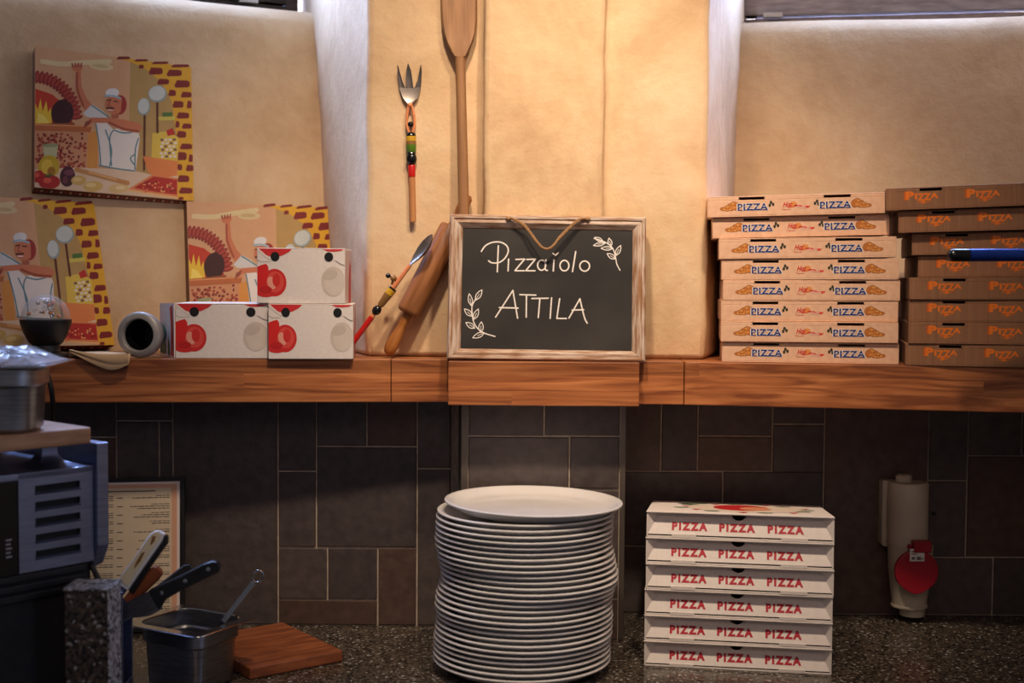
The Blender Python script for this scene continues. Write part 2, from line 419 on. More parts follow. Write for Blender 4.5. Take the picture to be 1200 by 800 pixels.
def tile_wall(name, x0, x1, d, rects, zt=SZ0, zb=0.0, extra=None, thick=.25):
    mb = MB().box((x0, d, zb), (x1, d + thick, zt), 'grout')
    if extra: extra(mb)
    rnd = random.Random(name)
    for (a, b, c, e) in rects:   # photo pixels: x0,y0,x1,y1
        mx_ = min(max((a + c) / 2, -60), 1260)
        xa, xb, za, zb_ = W(a, 570, d).x + .0015, W(c, 570, d).x - .0015, W(mx_, e, d).z + .0015, W(mx_, b, d).z - .0015
        xa = max(xa, x0); xb = min(xb, x1); zb_ = min(zb_, zt - .001); za = max(za, CZ + .001)
        if xb - xa < .004 or zb_ - za < .004: continue
        g = rnd.uniform(-7, 7); col = (80 + g, 71 + g * .9, 69 + g * .8)
        if rnd.random() < .22: col = (86 + g, 68 + g, 60 + g)
        ch = .0016; y0, y1 = d - .003, d - .0006
        mb.loft([[(xa, d + .001, za), (xb, d + .001, za), (xb, d + .001, zb_), (xa, d + .001, zb_)],
                 [(xa, y1, za), (xb, y1, za), (xb, y1, zb_), (xa, y1, zb_)],
                 [(xa + ch, y0, za + ch), (xb - ch, y0, za + ch), (xb - ch, y0, zb_ - ch), (xa + ch, y0, zb_ - ch)]], 'tile', cap0=False, col=col)
    return struct(mb, name)
T = 462; B = 760
left_rects = [(203, T, 326, B), (326, T, 371, 552), (371, T, 430, 523), (430, T, 489, 523), (326, 552, 371, 641), (371, 523, 489, 641), (326, 641, 384, 702), (384, 641, 443, 702),
              (443, 641, 489, B), (326, 702, 443, B), (489, T, 529, 549), (489, 549, 529, B), (137, T, 203, 493), (137, 493, 187, 560), (187, 493, 203, 560), (137, 560, 203, B),
              (60, T, 137, 512), (60, 512, 137, 640), (-40, T, 60, 560), (-200, T, -40, 640), (-420, T, -200, B), (-200, 640, 60, B), (-40, 560, 60, 640), (60, 640, 137, B), (-900, T, -420, B)]
tile_wall('wall_lower_left', -1.75, -.119, DW, left_rects)
right_rects = [(727, T, 774, 552), (774, T, 817, 552), (817, T, 904, 511), (817, 511, 904, 552), (904, T, 965, 497), (904, 497, 965, 554), (727, 552, 847, 640), (847, 552, 965, 640),
               (727, 640, 860, 800), (860, 640, 965, 800), (965, T, 1087, 800), (1087, T, 1133, 563), (1133, T, 1196, 534), (1133, 534, 1300, 653), (1087, 563, 1133, 653), (1196, T, 1300, 534), (1087, 653, 1166, 800), (1166, 653, 1300, 800), (1300, T, 1500, 800)]
tile_wall('wall_lower_right', .2005, 1.25, DR, right_rects, thick=.16)
def pil(mb):
    mb.loft([[(-.118, DW - .001, z), (-.0955, DP + .003, z), (.2115, DP + .003, z), (.2115, 2.70, z), (-.118, 2.70, z)] for z in (0.0, SZ0)], 'grout')
pil_rects = [(548, T, 637, 511), (637, T, 726, 511), (548, 511, 667, 590), (667, 511, 726, 573), (667, 573, 726, 660), (548, 590, 667, 700), (548, 700, 726, 800), (667, 660, 726, 700)]
tile_wall('wall_lower_center', -.0925, .2085, DP, pil_rects, extra=pil, thick=.05)
for n, (pa, pb) in enumerate(((540, 548), (726, 732))):
    xa, xb = W(pa, 600, DP).x, W(pb, 600, DP).x
    mb = MB().box((xa, DP - .0045, CZ), (xb, DP - .0002, SZ0), 'trim')
    if n == 0:
        mb.add([(xa, DP - .004, CZ), (xa - .006, DP + .02, CZ), (xa - .006, DP + .02, SZ0), (xa, DP - .004, SZ0)], [(0, 1, 2, 3)], 'trim')
    struct(mb, 'trim_%d' % (n + 1), bevel=.001)

# upper plaster pier between the two window niches
def xk(px, d): return (px - 600) / F * d
PL = xk(430, 2.46); PR = xk(826, 2.43)
foot = [(PL - .37 * .75, 3.21), (PL - .37 * .30, 2.76), (PL, 2.46), (xk(565, 2.46), 2.46), (xk(566, 2.415), 2.415), (xk(705, 2.415), 2.415), (xk(705.5, 2.45), 2.436), (PR, 2.43), (PR + .3 * .33, 2.76), (PR + .3 * .78, 3.21)]
mb = MB(); Z0, Z1 = SZ1, 3.0
# wavy hand-trowelled vertical edges: many levels, tiny sideways wander
rnd = random.Random(11); loops = []; NL = 26
wob = [[rnd.uniform(-.0022, .0022) for _ in foot] for _ in range(NL)]
for k in range(NL):
    z = Z0 + (Z1 - Z0) * k / (NL - 1)
    loops.append([(x + wob[k][i], y + (wob[k][-i - 1] * .5 if 0 < i < 9 else 0), z) for i, (x, y) in enumerate(foot)])
mb.loft(loops, 'plaster')
struct(mb, 'wall_center', bevel=.010, smooth=50, seg=3)

def sloped_wall(name, c0, yaw, lean, side, z_top, length, bulge):
    """leaning plaster apron under a window; c0 = its foot at the pier, side -1 to the left, +1 to the right"""
    y = R(yaw); run = Vector((side * math.cos(y), -math.sin(y), 0)); away = Vector((side * math.sin(y), math.cos(y), 0))
    if side < 0: away = Vector((-math.sin(y), math.cos(y), 0))
    tl = math.tan(R(lean)); mb = MB(); NS, NZ = 40, 24; s0 = -.34; loops = []
    for i in range(NS + 1):
        s = s0 + (length - s0) * i / NS; top = z_top(s); l = []
        for j in range(NZ + 1):
            z = SZ1 + (top - SZ1) * j / NZ
            u = j / NZ; rr = .0
            if u > .93: rr = ((u - .93) / .07) ** 2 * .020       # rounded sill edge
            o = tl * (z - SZ1) + rr + .004 * math.sin(5 * s + 3 * z) + bulge * math.sin(math.pi * u) * .01
            l.append(Vector((c0[0], c0[1], z)) + run * s + away * o)
        e = tl * (top - SZ1)
        b = Vector((c0[0], c0[1], top + .004)) + run * s
        l += [b + away * (e + .07), b + away * (e + .32), Vector((c0[0], c0[1], SZ1)) + run * s + away * (e + .32)]
        loops.append(l)
    mb.loft(loops, 'plaster')
    return struct(mb, name, smooth=60), run, away
LC = (-.397, 2.77); RC = (.462, 2.755)
_, lrun, laway = sloped_wall('wall_left', LC, 26, 13, -1, lambda s: 2.186 + .02 * max(0, s - .2), 1.35, -1)
_, rrun, raway = sloped_wall('wall_right', RC, 10, 12, 1, lambda s: 2.163 + .008 * math.sin(s * 9) * .3, .85, 1)
# end wall to the right, outside the frame
struct(MB().box((1.25, 1.0, 0), (1.40, 3.3, 2.75), 'plaster'), 'wall_end')

# windows high in the niches
def window(n, c0, run, away, s0, s1, z0, z1, depth, fm, sash_gap):
    def P(s, z, a): return Vector((c0[0], c0[1], z)) + run * s + away * (depth + a)
    def bar(mb, sa, sb, za, zb, a0, a1, m):
        mb.loft([[P(sa, za, a0), P(sb, za, a0), P(sb, zb, a0), P(sa, zb, a0)], [P(sa, za, a1), P(sb, za, a1), P(sb, zb, a1), P(sa, zb, a1)]], m)
    mb = MB(); fw = .03
    bar(mb, s0, s0 + fw, z0, z1, 0, .07, fm); bar(mb, s1 - fw, s1, z0, z1, 0, .07, fm)
    bar(mb, s0, s1, z0, z0 + .014, .0, .07, fm); bar(mb, s0, s1, z1 - fw, z1, 0, .07, fm)
    w_ = struct(mb, 'window_%d' % n, bevel=.002)
    sb = MB(); g = fw + .003; zz = z0 + sash_gap
    bar(sb, s0 + g, s1 - g, zz, zz + .055, -.012, .03, fm); bar(sb, s0 + g, s1 - g, z1 - .09, z1 - fw, -.012, .03, fm)
    bar(sb, s0 + g, s0 + g + .055, zz, z1 - fw, -.012, .03, fm); bar(sb, s1 - g - .055, s1 - g, zz, z1 - fw, -.012, .03, fm)
    sb.build('window_sash', w_, bevel=.002)
    pb = MB(); bar(pb, s0 + .085, s1 - .085, zz + .05, z1 - .085, .006, .010, 'glass'); pb.build('window_pane', w_)
    lb = MB(); bar(lb, s0 + .10, s0 + .145, zz - .008, zz + .006, -.024, -.0122, 'steel'); lb.build('window_latch', w_, bevel=.002)
    return w_
window(1, LC, lrun, laway, -.01, .95, 2.195, 2.85, .26, 'frame_dark', .016)
window(2, RC, rrun, raway, -.03, .80, 2.170, 2.85, .24, 'frame_wood', .020)

# ================================================================== COUNTER AND SHELF
tag(MB().box((-1.75, 1.70, CZ - .04), (1.25, 2.39, CZ), 'granite').box((-1.75, 2.39, CZ - .04), (-.12, DW - .0035, CZ), 'granite').box((.213, 2.39, CZ - .04), (1.25, DR - .0035, CZ), 'granite').build('countertop', bevel=0),
    'speckled dark granite countertop running below the tiled wall', 'countertop')

def shelf(label, pts):
    mb = MB().prism([(x, y, SZ0 + .0002) for x, y in pts], (0, 0, SZ1 - SZ0 - .0003), 'shelf')
    return tag(mb.build('shelf_board', bevel=.0018), label, 'shelf', 'wooden shelf boards')
def lf(x): return 2.385 + (x + .127) * .092          # front line of the left shelf
def rf(x): return 2.366 - (x - .32) * .18            # front line of the right shelf
xs = W(458, 440, 2.375).x
shelf('long laminated wood shelf board under the red and white boxes', [(-1.45, lf(-1.45)), (xs - .0006, lf(xs)), (xs - .0006, 2.95), (-1.45, 2.95)])
shelf('short wood shelf block just left of the chalkboard base, by the rolling pin', [(xs + .0006, lf(xs)), (-.1172, lf(-.117)), (-.1172, 2.95), (xs + .0006, 2.95)])
shelf('bright orange-brown wood block jutting forward under the chalkboard', [(-.116, 2.326), (.2326, 2.326), (.2326, 2.95), (-.116, 2.95)])
shelf('short wood shelf block just right of the chalkboard base', [(.2338, 2.372), (.3192, 2.367), (.3192, 2.95), (.2338, 2.95)])
shelf('long laminated wood shelf board under the two tall box stacks', [(.3204, rf(.3204)), (1.249, rf(1.249)), (1.249, 2.95), (.3204, 2.95)])

# ================================================================== CHALKBOARD
cbW, cbH = .365, .270
rt = frame_rot(0, 8.5, .5)
cb_o = W(523.5, 421.5, 2.345); cb_o.z = SZ1 + .0035
t = thing('chalkboard_sign', 'whitewashed wood framed chalkboard with white handwriting standing on the shelf', 'sign', cb_o, rt)
fw = .0245
def rail(a, b, inner_a, inner_b, m='whitewash'):
    """mitred moulding: outer bead, sloped inner bevel"""
    mb = MB(); loops = []
    for (p, q) in ((a, inner_a), (b, inner_b)):
        p = Vector((p[0], 0, p[1])); q = Vector((q[0], 0, q[1])); L = []
        for s, y in ((0, .022), (0, .004), (.12, 0), (.30, 0), (.36, .0025), (.62, .0015), (1, .010), (1, .022)):
            v = p.lerp(q, s); v.y = y; L.append(v)
        loops.append(L)
    return mb.loft(loops, m)
o4 = [(0, 0), (cbW, 0), (cbW, cbH), (0, cbH)]; i4 = [(fw, fw * .82), (cbW - fw, fw * .82), (cbW - fw, cbH - fw), (fw, cbH - fw)]
for k in range(4):
    rail(o4[k], o4[(k + 1) % 4], i4[k], i4[(k + 1) % 4], 'whitewash_v' if k % 2 else 'whitewash').build('frame_rail', t, smooth=30)
MB().box((fw * .8, .011, fw * .7), (cbW - fw * .8, .0215, cbH - fw * .8), 'slate').build('slate', t)
hz = homography([(25, 45), (997, 62), (1000, 772), (18, 768)], [(0, cbH), (cbW, cbH), (cbW, 0), (0, 0)])
ink = Ink(hz, back=.011)
def chalk(pts, wd=7, sm=6): ink.line(pts, wd, (255, 255, 255), 3, sm if len(pts) > 2 else 0, 'chalk')
def loop_pts(x, y, rx, ry, a0=-60, a1=310, n=12): return [(x + rx * math.cos(R(a0 + (a1 - a0) * k / n)), y + ry * math.sin(R(a0 + (a1 - a0) * k / n))) for k in range(n + 1)]
chalk([(185, 228), (205, 200), (240, 183), (280, 182), (310, 198), (320, 225), (305, 260), (275, 283), (240, 285), (222, 275)]); chalk([(270, 200), (266, 330)])
chalk([(322, 266), (320, 325)])
for x in (358, 412):
    chalk([(x, 268), (x + 44, 266)]); chalk([(x + 44, 266), (x - 4, 324)]); chalk([(x - 4, 324), (x + 42, 324)])
chalk(loop_pts(487, 296, 20, 25)); chalk([(508, 270), (505, 315), (516, 322)])
chalk([(548, 270), (545, 325)]); chalk([(543, 238), (555, 247), (568, 236)], 7, 0)
chalk(loop_pts(600, 298, 22, 26)); chalk([(655, 228), (640, 328)]); chalk(loop_pts(700, 300, 24, 25))
ink.build('chalk_word', t, fix=False); ink = Ink(hz, back=.011)
chalk([(260, 556), (345, 422)]); chalk([(345, 422), (370, 560)]); chalk([(278, 508), (372, 510)])
chalk([(380, 443), (460, 445)]); chalk([(413, 445), (413, 555)]); chalk([(440, 462), (522, 460)]); chalk([(480, 462), (473, 557)])
chalk([(538, 458), (532, 560)]); chalk([(578, 462), (565, 560)]); chalk([(565, 560), (612, 560)])
chalk([(625, 558), (678, 462)]); chalk([(678, 462), (700, 550), (715, 582)], 7, 4); chalk([(640, 518), (697, 516)])
ink.build('chalk_word', t, fix=False)
ink = Ink(hz, back=.011)
def leaf(b, tp, wd):
    b = Vector(b); tp = Vector(tp); n = Vector((-(tp - b).y, (tp - b).x)).normalized() * wd
    for sgn in (1, -1):
        chalk([tuple(b), tuple(b.lerp(tp, .35) + n * sgn), tuple(b.lerp(tp, .7) + n * sgn * .8), tuple(tp)], 4.5, 5)
    chalk([tuple(b), tuple(b.lerp(tp, .6))], 3)
chalk([(258, 652), (205, 636), (170, 612), (150, 580), (142, 540), (142, 500), (160, 465)], 6)
for a in (((158, 472), (190, 420), 11), ((138, 500), (126, 440), 10), ((142, 552), (103, 516), 11), ((150, 568), (173, 516), 11), ((156, 612), (111, 584), 11), ((186, 632), (189, 580), 11), ((205, 634), (146, 660), 11)): leaf(*a)
ink.build('leaf_drawing', t, fix=False)
ink = Ink(hz, back=.011)
chalk([(874, 320), (858, 290), (850, 250), (835, 210), (800, 182), (745, 163)], 5)
for a in (((852, 248), (876, 198), 10), ((850, 264), (810, 238), 10), ((838, 212), (780, 212), 9), ((828, 202), (818, 162), 9), ((800, 186), (742, 198), 8), ((788, 178), (748, 158), 8)): leaf(*a)
ink.build('leaf_drawing', t, fix=False)
def on_cb(x, y, d): a, b = hz(x, y); return (a, d, b)
tw = MB(); base = [(313, 70, .002), (330, 71, -.003), (352, 80, -.004), (400, 112, -.006), (440, 165, -.010), (478, 212, -.011), (508, 226, -.011), (538, 215, -.011), (575, 170, -.010), (635, 108, -.006), (668, 80, -.004), (692, 73, -.003), (716, 73, .002)]
tw.tube(smooth_path([on_cb(*p) for p in base], 6), .0022, 'twine')
tw.tube(smooth_path([on_cb(x, y - 5 + 3 * math.sin(k * 1.3), d - .001) for k, (x, y, d) in enumerate(base)], 6), .0016, 'twine')
for x, y in ((318, 70), (712, 73)): tw.ball(on_cb(x, y, -.001), .0045, 'twine', 10)
tw.build('hanging_twine', t, smooth=60)

# ================================================================== PIZZA BOX STACKS ON THE SHELF
def carton(t, Wd, Dp, H, m, slots, th=.0022):
    """folded box: tray with notched front wall, and lid"""
    mb = MB()
    mb.box((0, 0, 0), (Wd, Dp, th), m); mb.box((0, th, th), (th, Dp, H - th), m); mb.box((Wd - th, th, th), (Wd, Dp, H - th), m); mb.box((th, Dp - th, th), (Wd - th, Dp, H - th), m)
    zn = H - .0072
    mb.box((0, 0, th), (Wd, th, zn), m)
    x = 0
    for a, b in slots + [(Wd, Wd)]:
        mb.box((x, 0, zn), (a, th, H - th), m); x = b
    mb.build('tray', t, bevel=.0006)
    # lid: top plate with rounded front corners, a tucked rim behind the front wall
    lb = MB(); lb.box((.0003, .0003, H - th + .0001), (Wd - .0003, Dp - .0003, H), m)
    lb.build('lid', t, bevel=.0008)
    fl = MB(); fl.box((th + .001, th + .004, th + .0005), (Wd - th - .001, th + .0055, H - th - .004), 'blackm' if False else m); fl.build('tuck_flap', t)

HW, HD, HH = .316, .315, .0374
hot = thing('pizza_box', '', 'pizza box', group='peach pizza boxes with blue lettering')
carton(hot, HW, HD, HH, 'peach_card', [(.18 * HW, .325 * HW), (.66 * HW, .81 * HW)])
BL = (28, 48, 120); BLs = (40, 60, 130)
ink = Ink(lambda x, y: (x * HW, (1 - y) * HH))
def slice_(cx, fl):
    for k, (dx, dy, rx, ry) in enumerate(((-.034, .60, .018, .085), (-.012, .58, .020, .13), (.008, .52, .022, .17), (.026, .46, .022, .19), (.040, .50, .018, .18))):
        ink.ell(cx + fl * dx, dy, rx * 1.12, ry * 1.12, (120, 74, 34), 1); ink.ell(cx + fl * dx, dy, rx, ry, (206, 132, 62) if k % 2 else (190, 112, 50), 2)
    for dx, dy in ((-.008, .50), (.02, .36), (.03, .54), (.004, .64), (-.03, .62)): ink.ell(cx + fl * dx, dy, .007, .035, (226, 164, 84), 3, 8); 
    for dx, dy in ((.012, .44), (-.02, .58)): ink.ell(cx + fl * dx, dy, .004, .03, (128, 64, 30), 4, 8)
def leaf_(cx, fl):
    for dx, dy, r_ in ((0, .34, 60), (.010, .44, 20), (-.006, .48, 80)): ink.ell(cx + fl * dx * 1.2, dy, .0075, .085, (54, 54, 40), 2, 10)
def shape(pts, col, L): ink.poly(pts, col, L)
hmap = lambda x, y: (x * HW, (1 - y) * HH)
for x0, x1 in ((.172, .345), (.637, .812)):
    ink = Ink(hmap)
    vs, fs = text_geo('PIZZA', .045); 
    for bold, col, L in ((.075, (240, 236, 228), 3), (.035, BL, 4)):
        g = (bold - .035) * .12
        vs, fs = text_geo('PIZZA', bold, 0, 1.12)
        ink.add([ink.pt(x0 - g + a * (x1 - x0 + 2 * g), .70 + g * 3 - b * (.33 + 6 * g), L) for a, b in vs], fs, 'print', col)
    for k in range(5):   # slab serifs and a white in-line
        xx = x0 + (x1 - x0) * (k + .42) / 5
        ink.rect(xx - .012, .665, xx + .014, .705, BL, 4)
        ink.rect(xx - .010, .50, xx + .008, .525, (224, 214, 214), 5)
    ink.build('printed_word', hot, fix=False)
for fn, cx, fl in ((slice_, .125, 1), (slice_, .872, -1), (leaf_, .362, 1), (leaf_, .622, -1)):
    ink = Ink(hmap); fn(cx, fl); ink.build('printed_slice' if fn is slice_ else 'printed_olive', hot, fix=False)
ink = Ink(hmap)
vs, fs = text_geo('Hot', .03, .2)
ink.add([ink.pt(.428 + a * .052 + b * .004, .60 - b * .26 - a * .03, 3) for a, b in vs], fs, 'print', (206, 60, 48))
ink.line([(.472, .60), (.505, .50), (.530, .60), (.555, .64), (.566, .56)], .035, (214, 70, 54), 2, 5)
ink.ell(.490, .44, .018, .12, (228, 150, 80), 1, 12); ink.ell(.480, .50, .014, .10, (226, 140, 74), 2, 12)
vs, fs = text_geo('Good', .02, .2)
ink.add([ink.pt(.508 + a * .05, .645 - b * .12 + a * .03, 4) for a, b in vs], fs, 'print', (250, 220, 200))
ink.line([(.425, .68), (.45, .72), (.47, .69)], .012, (206, 60, 48), 2, 4)
ink.build('printed_slogan', hot, fix=False)
hspec = [(827.4, 1.5, 262), (833.7, 1.4, 286), (841.4, .85, 309), (844.7, .5, 332.8), (846.7, .35, 357), (845, .3, 381), (845, .2, 404.8), (846.7, 0, 429)]
for k in range(8):
    px, tilt, py = hspec[k]; n = 7 - k
    z = SZ1 + .0006 + n * (HH + .0004)
    d = 2.352 + (.004 if k % 2 else 0) + .003 * (k < 3) + .002 * math.sin(k * 2.1)
    loc = Vector((xk(px, d), d, z)); rot = frame_rot(-7.5 + .6 * math.sin(k * 1.7), 0, -tilt)
    lab = ('peach pizza box with blue lettering, topmost of the left stack on the shelf' if k == 0 else
           'peach pizza box at the bottom of the left stack, lying on the shelf' if k == 7 else
           'peach pizza box with blue lettering, %s from the top of its stack' % ORD[k])
    if k == 0:
        mt = rot.to_4x4(); mt.translation = loc; hot.matrix_world = mt; hot['label'] = lab
    else: dup(hot, loc, rot, lab)

KW, KD, KH = .330, .315, .0390
kb = thing('pizza_box', '', 'pizza box', group='brown pizza boxes with orange lettering')
carton(kb, KW, KD, KH, 'kraft', [(.174 * KW, .288 * KW), (.70 * KW, .81 * KW)])
OR = (236, 122, 34)
ink = Ink(lambda x, y: (x, KH * (1 - y)))
for x in (.0315, .1345, .2375):
    ink = Ink(lambda x, y: (x, KH * (1 - y)))
    def wd(s, a, b_, y0, y1, bold, sh=0):
        vs, fs = text_geo(s, bold)
        L_ = ink.q(2); ink.add([ink.pt(x + a + u * (b_ - a) + sh * v, y1 - v * (y1 - y0), L_) for u, v in vs], fs, 'print', OR)
    wd('P', .002, .0165, .17, .56, .06); wd('I', .0175, .0215, .27, .54, .06); wd('Z', .0215, .0345, .28, .62, .05); wd('Z', .0325, .0455, .27, .60, .05); wd('A', .0435, .0575, .27, .52, .05)
    ink.poly([(x + .003, .20), (x - .001, .18), (x - .001, .58), (x + .003, .55)], (204, 96, 30), 1)
    ink.poly([(x + .020, .70), (x + .036, .60), (x + .034, .68), (x + .048, .60), (x + .028, .78), (x + .030, .69)], OR, 2)
    ink.build('printed_word', kb, fix=False)
kspec = [(1035.8, 1.9), (1051, 1.5), (1066.9, 1.0), (1074.6, .5), (1065, .45), (1065, .35), (1065.2, .25), (1062, 0)]
for k in range(8):
    px, tilt = kspec[k]; n = 7 - k
    z = SZ1 + .0006 + n * (KH + .0004) + (0 if k > 3 else .0003)
    d = 2.292 + (.004 if k % 2 else 0) + .012 * (k == 2) + .012 * (k == 3)
    loc = Vector((xk(px, d), d, z)); rot = frame_rot(-13 + .5 * math.sin(k * 2.3), 0, -tilt)
    lab = ('brown pizza box with orange lettering, topmost of the right stack' if k == 0 else
           'brown pizza box at the bottom of the right stack, lying on the shelf' if k == 7 else
           'brown pizza box with orange lettering, %s from the top of its stack' % ORD[k])
    if k == 0:
        mt = rot.to_4x4(); mt.translation = loc; kb.matrix_world = mt; kb['label'] = lab
    else: dup(kb, loc, rot, lab)

# ================================================================== WHITE PIZZA BOXES ON THE COUNTER
BW, BD, BF, BB = .3235, .300, .0452, .0398        # front edge is thicker than the back
wb = thing('pizza_box', '', 'pizza box', group='white pizza boxes with red lettering')
th = .0026; rec = .016
mb = MB()
def wedge(x, m='white_card'):  # side wall profile
    return [(x, 0, 0), (x, BD, 0), (x, BD, BB - th), (x, 0, BF - th)]
mb.prism(wedge(0), (th, 0, 0), 'white_card'); mb.prism(wedge(BW - th), (th, 0, 0), 'white_card')
mb.box((th, BD - th, 0), (BW - th, BD, BB - th - .0004), 'white_card'); mb.box((th, .001, 0), (BW - th, BD - th, th), 'white_card')
mb.build('tray', wb, bevel=.0005)
lb = MB(); lb.prism([(-.0008, -.0022, BF - th), (-.0008, BD, BB - th), (-.0008, BD, BB), (-.0008, -.0022, BF)], (BW + .0016, 0, 0), 'white_card'); lb.build('lid', wb, bevel=.0009)
# inclined front panel with half-round finger notch, slots at its foot, gusset corners
fp = MB()
zt, zb_ = BF - th - .0001, .0052
def fy(z): return rec * (z - zb_) / (zt - zb_)
nx, nr = .497 * BW, .0125
gus = .022
top = [(th, zt), (nx - nr, zt)] + [(nx - nr * math.cos(math.pi * k / 12), zt - nr * .85 * math.sin(math.pi * k / 12)) for k in range(1, 12)] + [(nx + nr, zt), (BW - th, zt)]
pts = [(th, zb_), (BW - th, zb_)] + top[::-1]
fp.prism([(x, fy(z) + .0002, z) for x, z in pts], (0, .0018, 0), 'white_card')
for x0, x1 in ((.137 * BW, .268 * BW), (.722 * BW, .862 * BW)): fp.box((x0, -.0012, .0004), (x1, .0014, zb_ + .001), 'white_card')   # locking tabs
fp.box((th, 0, 0), (BW - th, .0012, .0022), 'white_card')
for a, b in ((th, gus), (BW - th, BW - gus)):
    fp.add([(a, .0002, zb_), (a, .0002, zt), (b, fy(zt) - .0002, zt)], [(0, 1, 2)], 'white_card')
fp.build('front_panel', wb, fix=True)
gb = MB()
for x0, x1 in ((th, .137 * BW), (.268 * BW, .722 * BW), (.862 * BW, BW - th)): gb.box((x0, .0022, .0024), (x1, .0034, zb_), 'blackm')
gb.build('slot_shadow_gap', wb).name = 'slot_shade_strip'  # black strips set behind the slots in place of their shade
RD = (178, 26, 48)
ink = Ink(); ink.mp = lambda x, z: (x, z)
ink.pt = lambda x, z, L: (x, fy(z) - .00025, z)
for x in (.137, .392, .650):
    ink.v, ink.f, ink.m, ink.c = [], [], [], []
    ink.text('PIZZA', x * BW, .0126, .192 * BW, .0142, RD, 1, .06, space=1.34); ink.build('printed_word', wb, fix=False)
# picture printed on the lid
lk = Ink()
def lidpt(x, y, L): v = y; return (x * BW, v * BD, BF + (BB - BF) * (v * BD / BD) + .0002 + .0001 * L)
lk.pt = lidpt
lk.ell(.55, .50, .34, .34, (232, 214, 196), 1, 28); lk.ell(.52, .52, .16, .26, (196, 40, 44), 2, 20); lk.ell(.60, .46, .09, .15, (226, 150, 110), 3)
for a in range(0, 360, 24):
    x, y = .53 + .36 * math.cos(R(a)), .48 + .36 * math.sin(R(a))
    if a % 48: lk.poly([(x, y), (x + .06, y + .04), (x + .03, y - .06)], (196, 46, 50), 3)
    else: lk.ell(x, y, .045, .03, (46, 104, 60), 3, 10)
for x, y in ((.2, .78), (.28, .82), (.22, .7), (.45, .88), (.62, .86)): lk.ell(x, y, .05, .03, (40, 92, 54), 4, 10)
lk.build('printed_picture', wb, fix=False)
bl = W(755, 784.5, 2.235); bl.z = CZ
step = math.atan((BF - BB) / BD)
base = frame_rot(-8.6).to_4x4(); base.translation = bl + Vector((0, 0, .0004))
for k in range(6):            # k = 0 is the lowest
    mt = base.copy()
    for j in range(k): mt = mt @ Matrix.Translation((0, 0, BF + .0006)) @ Matrix.Rotation(-step, 4, 'X')
    mt = mt @ Matrix.Translation(((-.0006, .0012, 0) if k < 3 else (.0006 * (k % 2), -.0004, 0)))
    n = 5 - k
    lab = ('white pizza box with printed lid, topmost of the counter stack' if n == 0 else 'white pizza box at the bottom of its stack, standing on the counter' if n == 5
           else 'white pizza box with red lettering, %s from the top on the counter' % ORD[n])
    if k == 0: wb.matrix_world = mt; wb['label'] = lab
    else: dup(wb, mt.translation, mt.to_3x3(), lab)

# ================================================================== PLATES
pl = MB()
prof = [(0, .0030), (.082, .0030), (.084, 0), (.094, 0), (.097, .0030), (.126, .0046), (.138, .0098), (.1452, .0170), (.1466, .0184), (.1540, .0190), (.1558, .0200), (.1562, .0214), (.1556, .0227), (.1538, .0233),
        (.1500, .0230), (.1452, .0210), (.136, .0132), (.126, .0102), (.106, .0094), (0, .0094)]
pl.lathe([(max(r, .0004), z) for r, z in prof], 'plate', 72, cap0=True, cap1=True)
NP = 29; pitch = .00952; plate0 = None
exl = [522, 513, 511.5, 511, 511.5, 511, 510.5, 511, 512, 513.2, 514.5, 515.8, 517.4, 518, 516.5, 514.5, 512.6, 512, 512, 512.2, 512, 510, 510, 510, 509, 508.5, 508.5, 508, 508]
exr = [731, 723.5, 722.5, 722, 721.5, 721, 720.2, 720.5, 721.8, 723, 724.2, 725.6, 727, 727, 725.5, 723.8, 722, 720.8, 719.8, 720.2, 721.6, 723, 722.5, 722, 721, 720.5, 720, 720, 720]
for k in range(NP):
    n = NP - 1 - k
    c = .5 * (exl[k] + exr[k]); d = 2.225 + .0022 * math.sin(k * 1.3)
    z = CZ + .0004 + n * pitch
    rot = Euler((0, 0, R(k * 37))).to_matrix()
    if k == 0: rot = Euler((0, R(.9), 0)).to_matrix(); z += .0064
    lab = ('white pizza plate lying slightly shifted on top of the plate stack' if k == 0 else 'white pizza plate at the very bottom of the tall plate stack' if k == NP - 1
           else 'white pizza plate, %s from the top of the plate stack' % ORD[k])
    loc = Vector((xk(c, d), d, z))
    if plate0 is None:
        plate0 = pl.build('dinner_plate', smooth=40); tag(plate0, lab, 'plate', 'white plates stacked on the counter')
        mt = rot.to_4x4(); mt.translation = loc; plate0.matrix_world = mt
    else: dup(plate0, loc, rot, lab)

